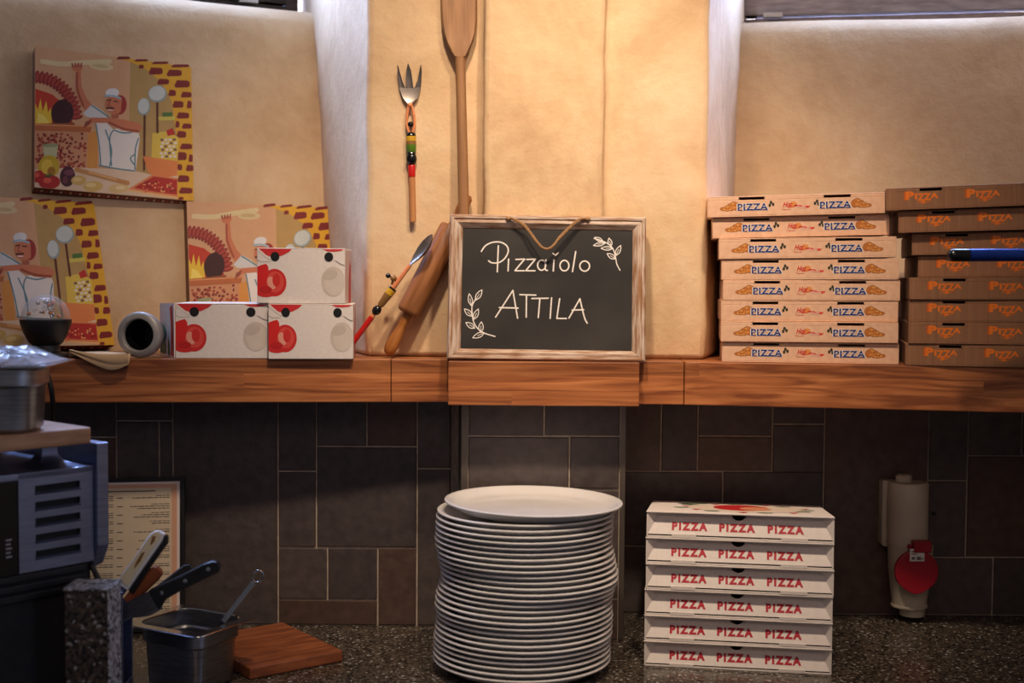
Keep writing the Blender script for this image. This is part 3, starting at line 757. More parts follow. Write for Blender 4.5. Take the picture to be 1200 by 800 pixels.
# ================================================================== ILLUSTRATED PIZZA BOXES ON THE LEFT WALL
AW, AH, AT = .315, .299, .038
art = thing('pizza_box', '', 'pizza box', group='illustrated pizza boxes on the left wall')
MB().box((0, .0004, 0), (AW, AT, AH), 'kraft').build('carton', art, bevel=.0012)
ink = Ink(homography([(35, 40), (730, 155), (765, 755), (60, 682)], [(0, AH), (AW, AH), (AW, 0), (0, 0)]))
S = (206, 124, 88); YE = (226, 172, 44); BR = (128, 34, 32)
ink.poly([(35, 40), (730, 155), (765, 755), (60, 682)], (214, 166, 124), 1)
ink.poly([(462, 112), (560, 130), (680, 330), (690, 740), (500, 715), (470, 500)], (186, 152, 92), 2)
ink.poly([(395, 100), (730, 155), (765, 755), (692, 746), (684, 500), (650, 305), (600, 215), (520, 150), (455, 122)], YE, 3)
for x0, y0, x1, y1 in ((400, 99, 460, 112), (480, 113, 540, 124), (556, 126, 630, 138), (642, 141, 722, 155), (545, 152, 606, 184), (624, 164, 690, 194), (584, 204, 636, 230), (660, 212, 727, 246), (635, 254, 668, 283), (690, 265, 737, 291), (655, 305, 703, 336), (718, 305, 739, 340),
                       (675, 357, 730, 385), (671, 395, 689, 425), (700, 407, 742, 431), (678, 440, 720, 471), (695, 497, 748, 523), (684, 534, 726, 571), (735, 545, 753, 580), (686, 588, 708, 616), (725, 592, 758, 621), (690, 638, 741, 669), (698, 693, 757, 721), (500, 138, 522, 156), (698, 735, 720, 748)):
    a = (x1 - x0) * .16; b = (y1 - y0) * .3
    ink.poly([(x0 + a, y0), (x1 - a, y0 + b * .3), (x1, y0 + b), (x1, y1 - b * .4), (x1 - a, y1), (x0 + a * .5, y1), (x0, y1 - b)], BR, 4)
_pt0 = ink.pt
ink.pt = lambda x, y, L: (lambda q: (min(max(q[0], .0006), AW - .0006), q[1], min(max(q[2], .0006), AH - .0006)))(_pt0(x, y, L))
# oven with arch of bricks
ink.poly([(45, 235), (120, 262), (185, 315), (222, 400), (50, 395)], (196, 60, 36), 2)
ink.poly([(48, 300), (60, 330), (70, 280), (82, 340), (96, 290), (106, 345), (118, 320), (126, 395), (50, 393)], (238, 200, 60), 3)
ink.poly([(62, 345), (90, 360), (112, 392), (58, 392)], (250, 226, 110), 4)
ink.ell(170, 348, 50, 62, (64, 26, 28), 4); ink.rect(112, 394, 228, 412, (150, 84, 52), 5)
for k in range(17):
    u = k / 16; a = R(-97 + 92 * u)
    cx, cy = 45 + 180 * math.cos(a) - 12 + 20 * u, 400 + 205 * math.sin(a) - 14
    ink.ell(cx, cy, 30, 12, (140, 44, 40), 3, 12, -97 + 92 * u); ink.ell(cx + 3, cy - 2, 22, 6, (176, 70, 56), 4, 10, -97 + 92 * u)
ink.poly([(50, 395), (305, 410), (298, 438), (52, 426)], (190, 108, 62), 6); ink.line([(50, 398), (300, 412)], 7, (222, 150, 96), 7)
ink.poly([(288, 438), (338, 430), (335, 605), (290, 600)], (220, 150, 70), 2)
ink.poly([(54, 428), (290, 440), (286, 604), (58, 600)], (210, 150, 110), 2)
rnd = random.Random(3)
for k in range(150):
    ink.ell(rnd.uniform(64, 280), rnd.uniform(440, 598), rnd.uniform(5, 9), rnd.uniform(4, 8), rnd.choice(((156, 56, 46), (176, 84, 56), (124, 40, 38))), 3, 7)
# shelf of things on the right
ink.rect(594, 374, 668, 391, (214, 200, 92), 4); ink.rect(612, 356, 656, 375, (78, 118, 60), 5)
ink.poly([(572, 448), (640, 440), (688, 470), (688, 575), (572, 562)], (226, 196, 80), 4); ink.poly([(632, 438), (660, 426), (672, 456), (640, 462)], (190, 44, 38), 5)
for r_ in range(6):
    for c_ in range(4): ink.rect(608 + c_ * 18 + (r_ % 2) * 6, 474 + r_ * 15, 621 + c_ * 18 + (r_ % 2) * 6, 484 + r_ * 15, (236, 226, 210) if (r_ + c_) % 3 else (130, 90, 84), 5)
ink.poly([(535, 550), (688, 576), (688, 640), (600, 655), (560, 620)], (228, 136, 74), 6)
# dough disc, raised arm
ink.line([(70, 112), (160, 126), (260, 122), (370, 120)], 22, (224, 204, 154), 3, 6); ink.ell(335, 142, 54, 17, (220, 200, 150), 3, 20, 8); ink.ell(330, 140, 36, 8, (204, 178, 126), 4, 18, 8)
ink.poly([(222, 160), (244, 158), (250, 230), (275, 285), (305, 318), (298, 342), (268, 338), (240, 300), (224, 240)], S, 5); ink.line([(228, 170), (232, 240), (262, 318)], 9, (166, 84, 58), 6, 5)
ink.ell(228, 146, 24, 16, S, 6); 
for k in range(4): ink.line([(208 + k * 12, 140), (204 + k * 14, 126)], 7, (158, 76, 56), 7)
# body in white jacket
ink.poly([(262, 352), (300, 312), (345, 340), (390, 382), (360, 410), (318, 380), (276, 366)], (214, 214, 212), 5)
ink.poly([(320, 398), (350, 382), (400, 428), (430, 420), (508, 430), (518, 470), (505, 616), (420, 604), (345, 588), (336, 500)], (232, 226, 220), 5)
for p_ in ([(322, 402), (340, 500), (350, 585)], [(365, 430), (395, 520), (390, 592)], [(400, 430), (385, 470), (398, 590)], [(500, 540), (480, 560), (500, 590)], [(512, 470), (500, 520), (502, 610)], [(300, 318), (340, 345), (384, 378)], [(345, 588), (420, 604), (500, 616)], [(405, 432), (450, 445), (508, 436)]):
    ink.line(p_, 6, (96, 140, 150), 6, 5)
ink.poly([(276, 398), (296, 372), (372, 374), (440, 384), (512, 402), (528, 424), (508, 446), (436, 432), (372, 398), (306, 396), (286, 412)], S, 7)
ink.line([(380, 396), (440, 424), (510, 438)], 9, (160, 76, 54), 8, 5)
for k in range(4): ink.line([(300 - k * 3, 384 + k * 5), (276 - k * 2, 394 + k * 7)], 6, (150, 74, 56), 8)
# head: face, red hair, cap
ink.ell(424, 318, 30, 44, (160, 48, 42), 6); ink.poly([(362, 290), (400, 272), (432, 290), (428, 352), (396, 362), (368, 342), (358, 316)], S, 7); ink.rect(388, 350, 420, 378, (180, 98, 70), 6)
ink.line([(366, 296), (384, 294)], 5, (70, 30, 26), 8); ink.line([(396, 300), (414, 304)], 5, (70, 30, 26), 8); ink.line([(380, 300), (372, 320), (384, 322)], 5, (150, 76, 54), 8); ink.line([(366, 330), (396, 332)], 8, (84, 34, 28), 8); ink.line([(372, 340), (392, 342)], 5, (240, 220, 210), 9)
ink.ell(388, 262, 30, 20, (226, 226, 226), 8); ink.line([(358, 276), (390, 276), (424, 288)], 9, (160, 190, 200), 9, 4)
# bread peels
for x, y, rx, ry, p_ in ((587, 272, 42, 38, [(588, 312), (594, 445)]), (530, 328, 28, 40, [(535, 368), (542, 612)])):
    ink.line(p_, 10, (96, 48, 34), 5); ink.ell(x, y, rx, ry, (150, 168, 166), 6); ink.ell(x - 2, y - 3, rx * .86, ry * .86, (202, 210, 206), 7)
# table with food
ink.poly([(60, 600), (230, 596), (420, 606), (520, 620), (600, 640), (690, 640), (694, 745), (60, 682)], (226, 198, 170), 4)
ink.poly([(560, 640), (640, 655), (688, 640), (690, 610), (600, 650)], (228, 200, 160), 5)
ink.poly([(90, 494), (158, 494), (152, 550), (98, 550)], (196, 196, 150), 7); ink.ell(124, 494, 36, 9, (160, 164, 120), 8); ink.ell(120, 590, 48, 52, (204, 172, 44), 7); ink.ell(112, 590, 26, 34, (230, 196, 70), 8); ink.ell(132, 612, 18, 22, (170, 120, 34), 8)
for x, y, rx, ry in ((78, 634, 30, 28), (126, 660, 48, 32)): ink.ell(x, y, rx, ry, (176, 34, 32), 8); ink.ell(x - 10, y - 8, rx * .4, ry * .4, (222, 90, 70), 9)
for k in range(5): ink.line([(120, 634), (120 + 18 * math.cos(k * 1.3), 630 + 9 * math.sin(k * 1.3))], 5, (60, 84, 40), 10)
ink.ell(205, 636, 34, 46, (70, 28, 40), 8); ink.ell(212, 618, 24, 14, (116, 60, 76), 9); ink.ell(196, 650, 12, 18, (110, 52, 66), 9)
ink.ell(256, 654, 34, 22, (212, 176, 104), 9); ink.ell(320, 682, 44, 24, (216, 182, 104), 9); ink.ell(310, 676, 24, 10, (232, 206, 142), 10); ink.ell(250, 650, 18, 9, (230, 200, 136), 10)
ink.line([(244, 606), (300, 622), (420, 656), (472, 670)], 20, (198, 140, 84), 8); ink.line([(300, 618), (420, 652)], 8, (222, 170, 112), 9)
ink.ell(432, 694, 46, 20, (222, 190, 130), 9); ink.ell(440, 690, 22, 8, (236, 214, 164), 10)
ink.poly([(470, 700), (575, 636), (690, 652), (694, 742), (600, 728)], (224, 136, 84), 8); ink.poly([(500, 692), (585, 642), (688, 658), (690, 726), (600, 712)], (184, 40, 32), 9)
for k in range(40):
    x = rnd.uniform(530, 680); y = rnd.uniform(656, 712)
    ink.ell(x, y, 5, 4, rnd.choice(((222, 110, 70), (120, 24, 24), (230, 170, 110))), 10, 7)
ink.line([(476, 702), (600, 724), (690, 740)], 9, (238, 190, 130), 10)
ink.build('printed_picture', art, fix=False)
# patterned strip printed along the bottom edge of the carton
eb = MB(); eb.add([(0, .0006, -.0003), (AW, .0006, -.0003), (AW, AT, -.0003), (0, AT, -.0003)], [(0, 1, 2, 3)], 'print', (96, 34, 28))
for k in range(34):
    x = .004 + k * .0092; eb.add([(x, .010, -.0006), (x + .0055, .010, -.0006), (x + .0048, .022, -.0006), (x + .001, .022, -.0006)], [(0, 1, 2, 3)], 'print', (222, 186, 140) if k % 2 else (178, 60, 44))
eb.build('printed_edge', art, fix=False)
def rect_origin(c, rot): return c - (rot @ Vector((AW / 2, 0, AH / 2)))
ra = frame_rot(29, 14.5, 3); ca = W(135.7, 146.3, 2.645)
mt = ra.to_4x4(); mt.translation = rect_origin(ca, ra); art.matrix_world = mt
art['label'] = 'illustrated pizza box with a baker, hung highest on the left wall'
rb = frame_rot(25, 13, 1); cbx = W(310.0, 324.0, 2.700)
def on_shelf(o, rot):
    o = o.copy(); lo = min((rot @ Vector((x, y, z))).z for x in (0, AW) for y in (0, AT) for z in (-.001, AH)); o.z = SZ1 + .0008 - lo; return o
dup(art, on_shelf(rect_origin(cbx, rb), rb), rb, 'illustrated pizza box with an oven, behind the red and white boxes')
rc = frame_rot(45, 18, 1.0)
br = W(134.5, 403.5, 2.545)
dup(art, on_shelf(br - rc @ Vector((AW, 0, 0)), rc), rc, 'illustrated pizza box leaning in the corner behind the glass globe')

# ================================================================== RED AND WHITE SNACK BOXES
def snack_box(label, px0, px1, py, d, dp, yaw, z, flare=False):
    wd = (px1 - px0) / F * d; ht = .1015
    rot = frame_rot(yaw); loc = Vector((xk(px0, d), d, z))
    t = thing('snack_box', label, 'box', loc, rot, 'red and white boxes on the shelf')
    x_l = 0
    mb = MB(); th = .002
    # solid body, no holes cut; their dark is painted on further down
    def hole(cx): return [(cx + .0085 * math.cos(2 * math.pi * k / 20), .0885 + .0085 * math.sin(2 * math.pi * k / 20)) for k in range(20)]
    mb.box((0, .0002, 0), (wd, dp, ht - th), 'white_card'); mb.build('carton', t, bevel=.0014)
    lb = MB(); lb.prism([(0, 0, ht - th), (wd, 0, ht - th), (wd, dp, ht - th), (0, dp, ht - th)], (0, 0, th), 'white_card')
    lb.build('lid', t, bevel=.0009)
    k_ = Ink(); k_.mp = lambda x, y: (x * wd, y * ht)
    # tomato half cut by the left edge, pale cheese on the right, red blots along the top
    def clip(pts): return [(min(max(x, .004), .996), min(max(y, .004), .992)) for x, y in pts]
    def el(x, y, rx, ry, n=28, rot_=0):
        c, q = math.cos(R(rot_)), math.sin(R(rot_)); a_ = wd / ht
        return clip([(x + (rx * math.cos(2 * math.pi * j / n) * c - ry / a_ * math.sin(2 * math.pi * j / n) * q), y + (rx * a_ * math.cos(2 * math.pi * j / n) * q + ry * math.sin(2 * math.pi * j / n) * c)) for j in range(n)])
    k_.poly(el(.20, .375, .135, .25), (206, 44, 42), 1); k_.poly(el(.10, .31, .17, .20), (206, 44, 42), 1)
    k_.poly(clip([(0, .66), (.05, .69), (.105, .715), (.128, .66), (.134, .56), (.124, .45), (.10, .36), (.06, .29), (0, .24)]), (214, 36, 34), 3)
    k_.poly(el(.205, .385, .10, .19), (222, 78, 68), 2); k_.poly(el(.165, .37, .045, .12, rot_=20), (236, 160, 140), 3); k_.poly(el(.10, .25, .07, .06), (190, 30, 32), 4); k_.poly(el(.22, .42, .045, .12), (208, 48, 44), 3)
    k_.build('printed_tomato', t, fix=False); k_ = Ink(lambda x, y: (x * wd, y * ht))
    k_.poly(el(.865, .40, .135, .27), (208, 196, 184), 1); k_.poly(el(.88, .38, .115, .23), (216, 204, 192), 2); k_.poly(el(.83, .52, .09, .09, rot_=18), (200, 188, 176), 3)
    k_.build('printed_cheese', t, fix=False); k_ = Ink(lambda x, y: (x * wd, y * ht))
    k_.poly(clip([(.01, .99), (.06, .90), (.14, .85), (.20, .845), (.28, .86), (.36, .925), (.40, .985)]), (208, 48, 50), 2)
    k_.build('printed_corner', t, fix=False); k_ = Ink(lambda x, y: (x * wd, y * ht))
    k_.poly(clip([(.74, .985), (.80, .945), (.88, .94), (.95, .955), (.99, .985)]), (214, 64, 62), 2)
    k_.build('printed_corner', t, fix=False); k_ = Ink(lambda x, y: (x * wd, y * ht))
    k_.line([(.015, .97), (.08, .88), (.15, .80)], .028, (240, 226, 216), 4, 4); k_.line([(.0, .79), (.05, .745), (.145, .755)], .006, (150, 130, 120), 4)
    k_.build('lid_tab', t, fix=False); k_ = Ink(lambda x, y: (x * wd, y * ht))
    k_.line([(.895, .775), (.95, .715), (.995, .69)], .007, (120, 106, 98), 4); k_.poly([(.86, .80), (.90, .86), (.955, .93), (.995, .93), (.995, .70), (.93, .735), (.89, .775)], (232, 224, 218), 3)
    k_.build('lid_tab', t, fix=False)
    for cx in (.205, .815):
        k_ = Ink(lambda x, y: (x * wd, y * ht))
        k_.poly(el(cx, .845, .050, .084), (14, 14, 16), 5); k_.poly(el(cx + .004, .85, .036, .060), (22, 22, 25), 6)  # dark ellipses paint the shade inside the finger holes
        k_.build('painted_hole_shade', t, fix=False)
    sd = Ink(); sd.pt = lambda y, z, L: (wd + .0002 * L, y * dp, z * ht)
    sd.poly([(.02, .01), (.98, .01), (.98, .97), (.02, .97)], (214, 190, 188), 1); sd.poly([(.45, .01), (.8, .01), (.8, .7), (.6, .8), (.5, .5)], (190, 60, 56), 2)
    sd.build('printed_side', t, fix=False)
    if flare:
        fl = MB(); H = ht
        pa, pb = Vector((-.0008, .002, .001)), Vector((-.105, .235, .001))
        pb = Vector((-.0530, .148, .001))
        fl.prism([pa, pb, pb + Vector((0, 0, H - .004)), pa + Vector((0, 0, H - .001))], (-.0016, -.0006, 0), 'white_card')
        f_ = fl.build('side_flap', t)
        g_ = Ink(); dr = pb - pa; off = Vector((-.0024, -.0009, 0))
        g_.pt = lambda u, v, L: tuple(pa + dr * u + off - Vector((.0001, 0, 0)) * L + Vector((0, 0, v * H)))
        g_.poly([(.02, .03), (.20, .03), (.18, .5), (.26, .9), (.10, .96), (.05, .6)], (196, 48, 46), 1)
        for u in (.62, .76, .9, .34): g_.poly([(u - .07, .03), (u + .06, .03), (u + .08, .22), (u + .04, .42), (u + .05, .60), (u, .44), (u - .04, .66), (u - .05, .40), (u - .09, .2)] if u != .34 else [(u - .05, .03), (u + .05, .03), (u + .05, .2), (u, .36), (u - .05, .2)], (28, 84, 50), 1)
        g_.build('printed_leaves', t, fix=False)
    return t
zs = SZ1 + .0005
snack_box('red and white snack box with open side flap, lower left of three', 205, 312.4, 420, 2.342, .16, 5, zs, True)
snack_box('red and white snack box at lower right, beside the rolling pin', 314, 413, 421, 2.343, .13, 5, zs)
snack_box('red and white snack box resting on top of the other two', 301, 403.7, 355, 2.350, .14, 2, zs + .1021)

# ================================================================== THINGS ON THE PIER
def axis_mtx(a, b):
    z = (b - a).normalized(); x = Vector((0, 1, 0)).cross(z).normalized(); y = z.cross(x)
    mt = Matrix((x, y, z)).transposed().to_4x4(); mt.translation = a
    return mt
# rolling pin leaning on the wall behind the chalkboard
a = W(455, 416, 2.410); b = W(549, 229, 2.443); a.z = SZ1 + .010
mtx = axis_mtx(a, b); L = (b - a).length
t = thing('rolling_pin', 'brown wooden rolling pin leaning on the wall left of the chalkboard', 'rolling pin', a, mtx.to_3x3())
l0 = .245 * L; l1 = .80 * L
MB().lathe([(.0185, l0), (.0225, l0 + .003), (.0238, l0 + .008), (.0236, (l0 + l1) / 2), (.0236, l1 - .006), (.0215, l1 - .001), (.0175, l1)], 'pin_wood', 36, cap0=True, cap1=True).build('roller', t, smooth=40)
def pin_h(z0, s):
    pr = [(.0030, -.004), (.0085, -.001), (.0115, .006), (.0125, .015), (.0110, .034), (.0085, .050), (.0078, .060), (.0095, .066), (.0100, l0)] 
    return [(r, z0 + s * z) for r, z in pr]
MB().lathe(pin_h(0, 1), 'pin_handle', 28, cap0=True, cap1=True).build('handle', t, smooth=50)
MB().lathe([(.0100, l1 + .0002), (.0095, l1 + .010), (.0085, L - .05), (.0112, L - .03), (.0105, L - .006), (.006, L)], 'pin_wood', 28, cap0=True, cap1=True).build('handle', t, smooth=50)

# long wooden peel
a = W(548, 424, 2.402); a.z = SZ1 + .001; b = W(537, -30, 2.447)
mtx = axis_mtx(a, b); L = (b - a).length
t = thing('pizza_peel', 'long handled wooden pizza peel standing against the wall above the chalkboard', 'peel', a, mtx.to_3x3())
zz = lambda py: (W(540, py, 2.43) - a).dot((b - a).normalized())
zb = zz(66)
MB().lathe([(.0085, 0), (.0098, .004), (.0095, L * .5), (.0090, zb - .03), (.0102, zb)], 'peel_wood', 20, cap0=True, cap1=True).build('handle', t, smooth=40)
bl_ = MB(); out = []
for (hw, py) in ((.0102, 66), (.014, 62), (.024, 50), (.0305, 38), (.0335, 22), (.0345, 0), (.0345, -60), (.033, -110), (.028, -140)):
    z_ = zz(py); out.append((hw, z_))
loops = []
for hw, z_ in out:
    tk = .0060 if z_ > zb + .03 else .0085
    loops.append([(-hw, -.001, z_), (-hw * .9, -tk, z_), (hw * .9, -tk, z_), (hw, -.001, z_), (hw * .85, tk * .7, z_), (-hw * .85, tk * .7, z_)])
bl_.loft(loops, 'peel_wood'); bl_.build('blade', t, smooth=40)

# decorated fork hanging on the wall
FD = 2.449
def cut_fork():
    a, b = W(484, 260, FD), W(480.7, 122, FD)
    mtx = axis_mtx(a, b); L = (b - a).length
    t = thing('decorative_fork', 'three pronged steel fork with painted bead handle hung on the wall', 'fork', a, mtx.to_3x3())
    z = lambda zy: (760 - zy) / 525 * L
    h = MB(); h.lathe([(.0056, 0), (.0062, .003), (.0058, z(722)), (.0064, z(716)), (.0060, z(560))], 'beech', 20, cap0=True, cap1=True); h.build('handle', t, smooth=40)
    def band(n, m, pr):
        q = MB(); q.lathe([(r, z(y)) for r, y in pr], m, 24, cap0=True, cap1=True); q.build(n, t, smooth=50)
    band('red_sleeve', 'red', [(.0064, 559), (.0070, 552), (.0072, 510), (.0064, 506)])
    band('black_bead', 'glossblack', [(.004, 505), (.0085, 498), (.0104, 482), (.0096, 466), (.0075, 458), (.0088, 455), (.0080, 450)])
    band('green_band', 'green', [(.0078, 449.5), (.0090, 446), (.0098, 416)]); band('brown_band', 'brownlac', [(.0098, 415.5), (.0096, 400)])
    band('yellow_band', 'yellow', [(.0096, 399.5), (.0096, 378)]); band('black_bead', 'glossblack', [(.0096, 377.5), (.0090, 366), (.0060, 361)])
    lp = MB()
    for s in (-1, 1):
        lp.tube(smooth_path([(s * .0035, 0, z(360)), (s * .0070, 0, z(335)), (s * .0072, 0, z(300)), (s * .0050, 0, z(262)), (s * .0016, 0, z(236))], 5), .0026, 'orange_wood', 10)
    lp.ball((0, 0, z(240)), .0052, 'orange_wood', 14); lp.build('handle_loop', t, smooth=60)
    q = MB(); q.ball((0, 0, z(325)), .0056, 'glossblack', 16); q.build('black_bead', t, smooth=60)
    # head: spoon-curved bowl splitting into three tines
    hd = MB(); x = lambda zx: (zx - 155) / 525 * L
    def strip(rows, th=.0011):
        lo = []
        for zy, xa, xb, yc in rows: lo.append([(xa, yc - th, z(zy)), ((xa + xb) / 2, yc - th + .0018, z(zy)), (xb, yc - th, z(zy)), (xb, yc + th, z(zy)), ((xa + xb) / 2, yc + th + .0018, z(zy)), (xa, yc + th, z(zy))])
        hd.loft(lo, 'dull_steel')
    strip([(236, x(150), x(160), 0), (226, x(138), x(172), .001), (205, x(122), x(190), .003), (180, x(113), x(198), .004), (160, x(108), x(203), .004)])
    strip([(160, x(108), x(133), .004), (130, x(105), x(122), .003), (95, x(102), x(113), .0005), (62, x(102), x(105), -.003)])
    strip([(160, x(137), x(170), .004), (125, x(137), x(167), .003), (85, x(141), x(162), .0005), (57, x(149), x(152), -.003)])
    strip([(160, x(176), x(203), .004), (130, x(190), x(207), .003), (95, x(198), x(210), .0005), (64, x(206), x(209), -.003)])
    hd.build('fork_head', t, smooth=50)
cut_fork()

# decorated spoon leaning on the rolling pin
sp = lambda zx, zy, d: W(400 + zx / 4.707, 260 + zy / 4.707, d)
a, b = sp(68, 660, 2.400), sp(378, 238, 2.402)
a = a + (a - b).normalized() * .006
mtx = axis_mtx(a, b); L = (b - a).length; ax = (b - a).normalized()
t = thing('decorative_spoon', 'spoon with red tipped painted bead handle leaning on the rolling pin', 'spoon', a, mtx.to_3x3())
z = lambda zx, zy: (sp(zx, zy, 2.401) - a).dot(ax)
def sband(n, m, pr):
    q = MB(); q.lathe(pr, m, 24, cap0=True, cap1=True); q.build(n, t, smooth=50)
z1, z2, z3, z4, z5 = z(165, 520), z(183, 478), z(212, 452), z(255, 392), z(275, 370)
sband('red_sleeve', 'red', [(.0040, 0), (.0052, .003), (.0054, z1 - .006), (.0050, z1 - .0005)])
sband('handle', 'orange_wood', [(.0046, z1), (.0046, z2 - .010)])
sband('black_bead', 'glossblack', [(.003, z2 - .0098), (.0070, z2 - .006), (.0088, z2), (.0070, z2 + .006), (.004, z2 + .009)])
sband('brown_band', 'brownlac', [(.0045, z2 + .0093), (.0062, z3), (.0082, z4 - .001)])
sband('yellow_band', 'yellow', [(.0084, z4 - .0008), (.0086, z5)]); sband('black_bead', 'glossblack', [(.0086, z5 + .0002), (.0082, z5 + .003), (.0055, z5 + .004)])
sband('neck', 'orange_wood', [(.0046, z5 + .0042), (.0042, L)])
q = MB(); inv = mtx.inverted()
p0, p1, p2 = inv @ sp(278, 346, 2.402), inv @ sp(288, 310, 2.40), inv @ sp(258, 296, 2.40)
q.tube([p0, p1], .0022, 'brownlac'); q.ball(p1, .0062, 'brownlac', 14); q.tube([p1, p2], .002, 'glossblack'); q.ball(p2, .0048, 'glossblack', 14); q.build('side_peg', t, smooth=60)
q = MB(); lo = []
e = inv @ sp(500, 68, 2.386); Lb = (e - Vector((0, 0, L))); n = Lb.length; dirz = Lb.normalized()
for u, hw, dp in ((0, .0035, .000), (.08, .006, .001), (.25, .0135, .006), (.5, .0185, .011), (.72, .0178, .010), (.9, .011, .005), (1, .002, 0)):
    c = Vector((0, 0, L)) + Lb * u; l = []
    for k in range(9):
        s_ = -1 + k / 4; l.append(c + Vector((.45, -.85, 0)).normalized() * (hw * s_) + Vector((.85, .45, 0)) * (dp * (1 - s_ * s_)))
    l += [p + Vector((.0012, .0006, 0)) for p in l[::-1]]
    lo.append(l)
q.loft(lo, 'dull_steel'); q.build('spoon_bowl', t, smooth=60)

# ================================================================== LEFT END OF THE SHELF
g0 = W(54, 412, 2.375); g0.z = SZ1 + .0003
t = thing('glass_globe', 'clear glass globe set in a black bowl on the shelf', 'ornament', g0)
MB().lathe([(.0005, 0), (.040, 0), (.041, .003), (.039, .007), (.026, .010), (.0245, .0215), (.0275, .024), (.030, .026), (.040, .045), (.0455, .062), (.0462, .0685), (.0455, .0695), (.040, .0690), (.001, .066)], 'black', 44).build('black_bowl', t, smooth=40)
gl = MB(); cz = .0705; r = .0430
gl.lathe([(r * math.cos(R(a_)) + .0002, cz + r * math.sin(R(a_)) + .002) for a_ in range(-3, 91, 6)], 'glass', 40); gl.build('glass_dome', t, smooth=80)
rn = random.Random(8); bb = MB()
for k in range(26):
    a_, h_ = rn.uniform(0, 6.28), rn.uniform(.0, .9); rr = .034 * math.sqrt(1 - h_ * h_) * rn.uniform(.2, 1)
    bb.ball((rr * math.cos(a_), rr * math.sin(a_), cz + .004 + .034 * h_ * .9), rn.uniform(.0022, .0048), rn.choice(('chrome', 'glass', 'orange_wood')), 8)
bb.build('sparkling_beads', t, smooth=60)

c0 = W(161.5, 402.5, 2.340); ax = Vector((.16, .985, -.02)).normalized()
c0.z = SZ1 + .0434
t = thing('metal_cup', 'grey metal cup lying on its side with its dark mouth facing out', 'cup', c0, axis_mtx(c0, c0 + ax).to_3x3())
MB().lathe([(.0285, .008), (.0290, .002), (.0310, 0), (.0385, .0008), (.0418, .004), (.0428, .010), (.0420, .018), (.034, .026), (.025, .036), (.022, .050), (.022, .074), (.018, .077), (.001, .077)], 'grey_metal', 44).build('cup_body', t, smooth=45)
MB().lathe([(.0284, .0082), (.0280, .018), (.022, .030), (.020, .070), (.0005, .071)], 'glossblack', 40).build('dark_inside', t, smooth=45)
MB().lathe([(.0222, .044), (.0245, .048), (.0245, .070), (.0222, .073)], 'darkgreen', 40).build('green_band', t, smooth=45)

# crumpled paper hanging over the shelf edge
pp = MB(); NX = 15
def row(pts, n): return smooth_path(pts, n)
for off in (0, .0035):
    up = Vector((0, 0, off))
    def zt(p, h): p = p.copy(); p.z = SZ1 + h; return p
    rows = [[zt(W(86, 408, 2.43), .0015), zt(W(118, 408, 2.43), .0035), zt(W(150, 408, 2.43), .0015)],
            [zt(W(80, 409, 2.38), .0020), zt(W(116, 409, 2.375), .0065), zt(W(152, 409, 2.37), .0030)],
            [zt(W(80, 410, 2.335), .0025), zt(W(114, 410, 2.330), .0060), zt(W(153, 410, 2.330), .0040)],
            [W(81, 411.5, 2.319), W(113, 420 - off * 900, 2.317), W(153, 417, 2.319)],
            [W(82, 412.5, 2.317), W(126, 433 - off * 1800, 2.312), W(151, 427, 2.316)]]
    g = [smooth_path([p + up for p in r_], 7) for r_ in rows]; n_ = len(g[0])
    pp.add([p for r_ in g for p in r_], [(j * n_ + i, j * n_ + i + 1, (j + 1) * n_ + i + 1, (j + 1) * n_ + i) for j in range(4) for i in range(n_ - 1)], 'paper')
o = pp.build('paper_napkin', smooth=50, fix=False); tag(o, 'folded cream paper napkin hanging over the shelf edge beside the metal cup', 'paper')
sm = o.modifiers.new('sheet', 'SOLIDIFY'); sm.thickness = .0005

# ================================================================== APPLIANCE AND STACK IN FRONT LEFT
yaw = 49
Rm = frame_rot(yaw)
A0 = W(108, 545, 1.90)                      # top right corner of the vent panel
def loc_(v): return Vector(v)
t_o = A0.copy()
t_o.z = CZ
t = thing('kitchen_appliance', 'black and steel countertop appliance with five vent slots', 'appliance', t_o, Rm)
H = A0.z - CZ
pw, ph = .118, .143
Lw, Dd = .46, .30                            # whole front length, depth
MB().box((-Lw, .0045, .045), (-.0005, Dd, H - .0105), 'blackm').box((-Lw + .03, .03, 0), (-.03, Dd - .03, .045), 'blackm').build('housing', t, bevel=.003)
sp_ = MB(); ys = (-.003, .004)
slots = []
for k in range(5):
    zc = H - .0265 - k * .0236
    slots.append((zc - .0068, zc + .0068))
sx0, sx1 = -pw + .025, -.022
edge = [H - ph] + [q for s_ in slots[::-1] for q in s_] + [H]
zlist = sorted(edge)
for i in range(0, len(zlist) - 1):
    za, zb2 = zlist[i], zlist[i + 1]
    if any(abs(za - s_[0]) < 1e-6 for s_ in slots):
        sp_.box((-pw, ys[0], za), (sx0, ys[1], zb2), 'steel_panel'); sp_.box((sx1, ys[0], za), (0, ys[1], zb2), 'steel_panel')
    else: sp_.box((-pw, ys[0], za), (0, ys[1], zb2), 'steel_panel')
sp_.build('vent_panel', t)
lp = MB()
for za, zb2 in slots: lp.prism([(sx0, -.0031, za), (sx0, -.0075, za + .002), (sx0, -.0031, za + .0045)], (sx1 - sx0, 0, 0), 'steel_panel')
lp.build('vent_louvre', t)
cp = MB(); cp.box((-Lw, -.001, H - ph), (-pw - .001, .004, H), 'glossblack'); cp.build('control_panel', t)
lt = Ink(back=-.0012)
for k in range(5): lt.rect(-pw - .019, H - .118 + k * .006, -pw - .010 - .002 * (k % 2), H - .1155 + k * .006, (150, 150, 152), 1)
lt.build('panel_marking', t, fix=False)
gr = MB()
for k in range(3): gr.box((-Lw, -.002 - .001 * k, H - ph - .012 - k * .014), (-.012, .004, H - ph - .003 - k * .014), 'black')
gr.build('base_rail', t, bevel=.001)
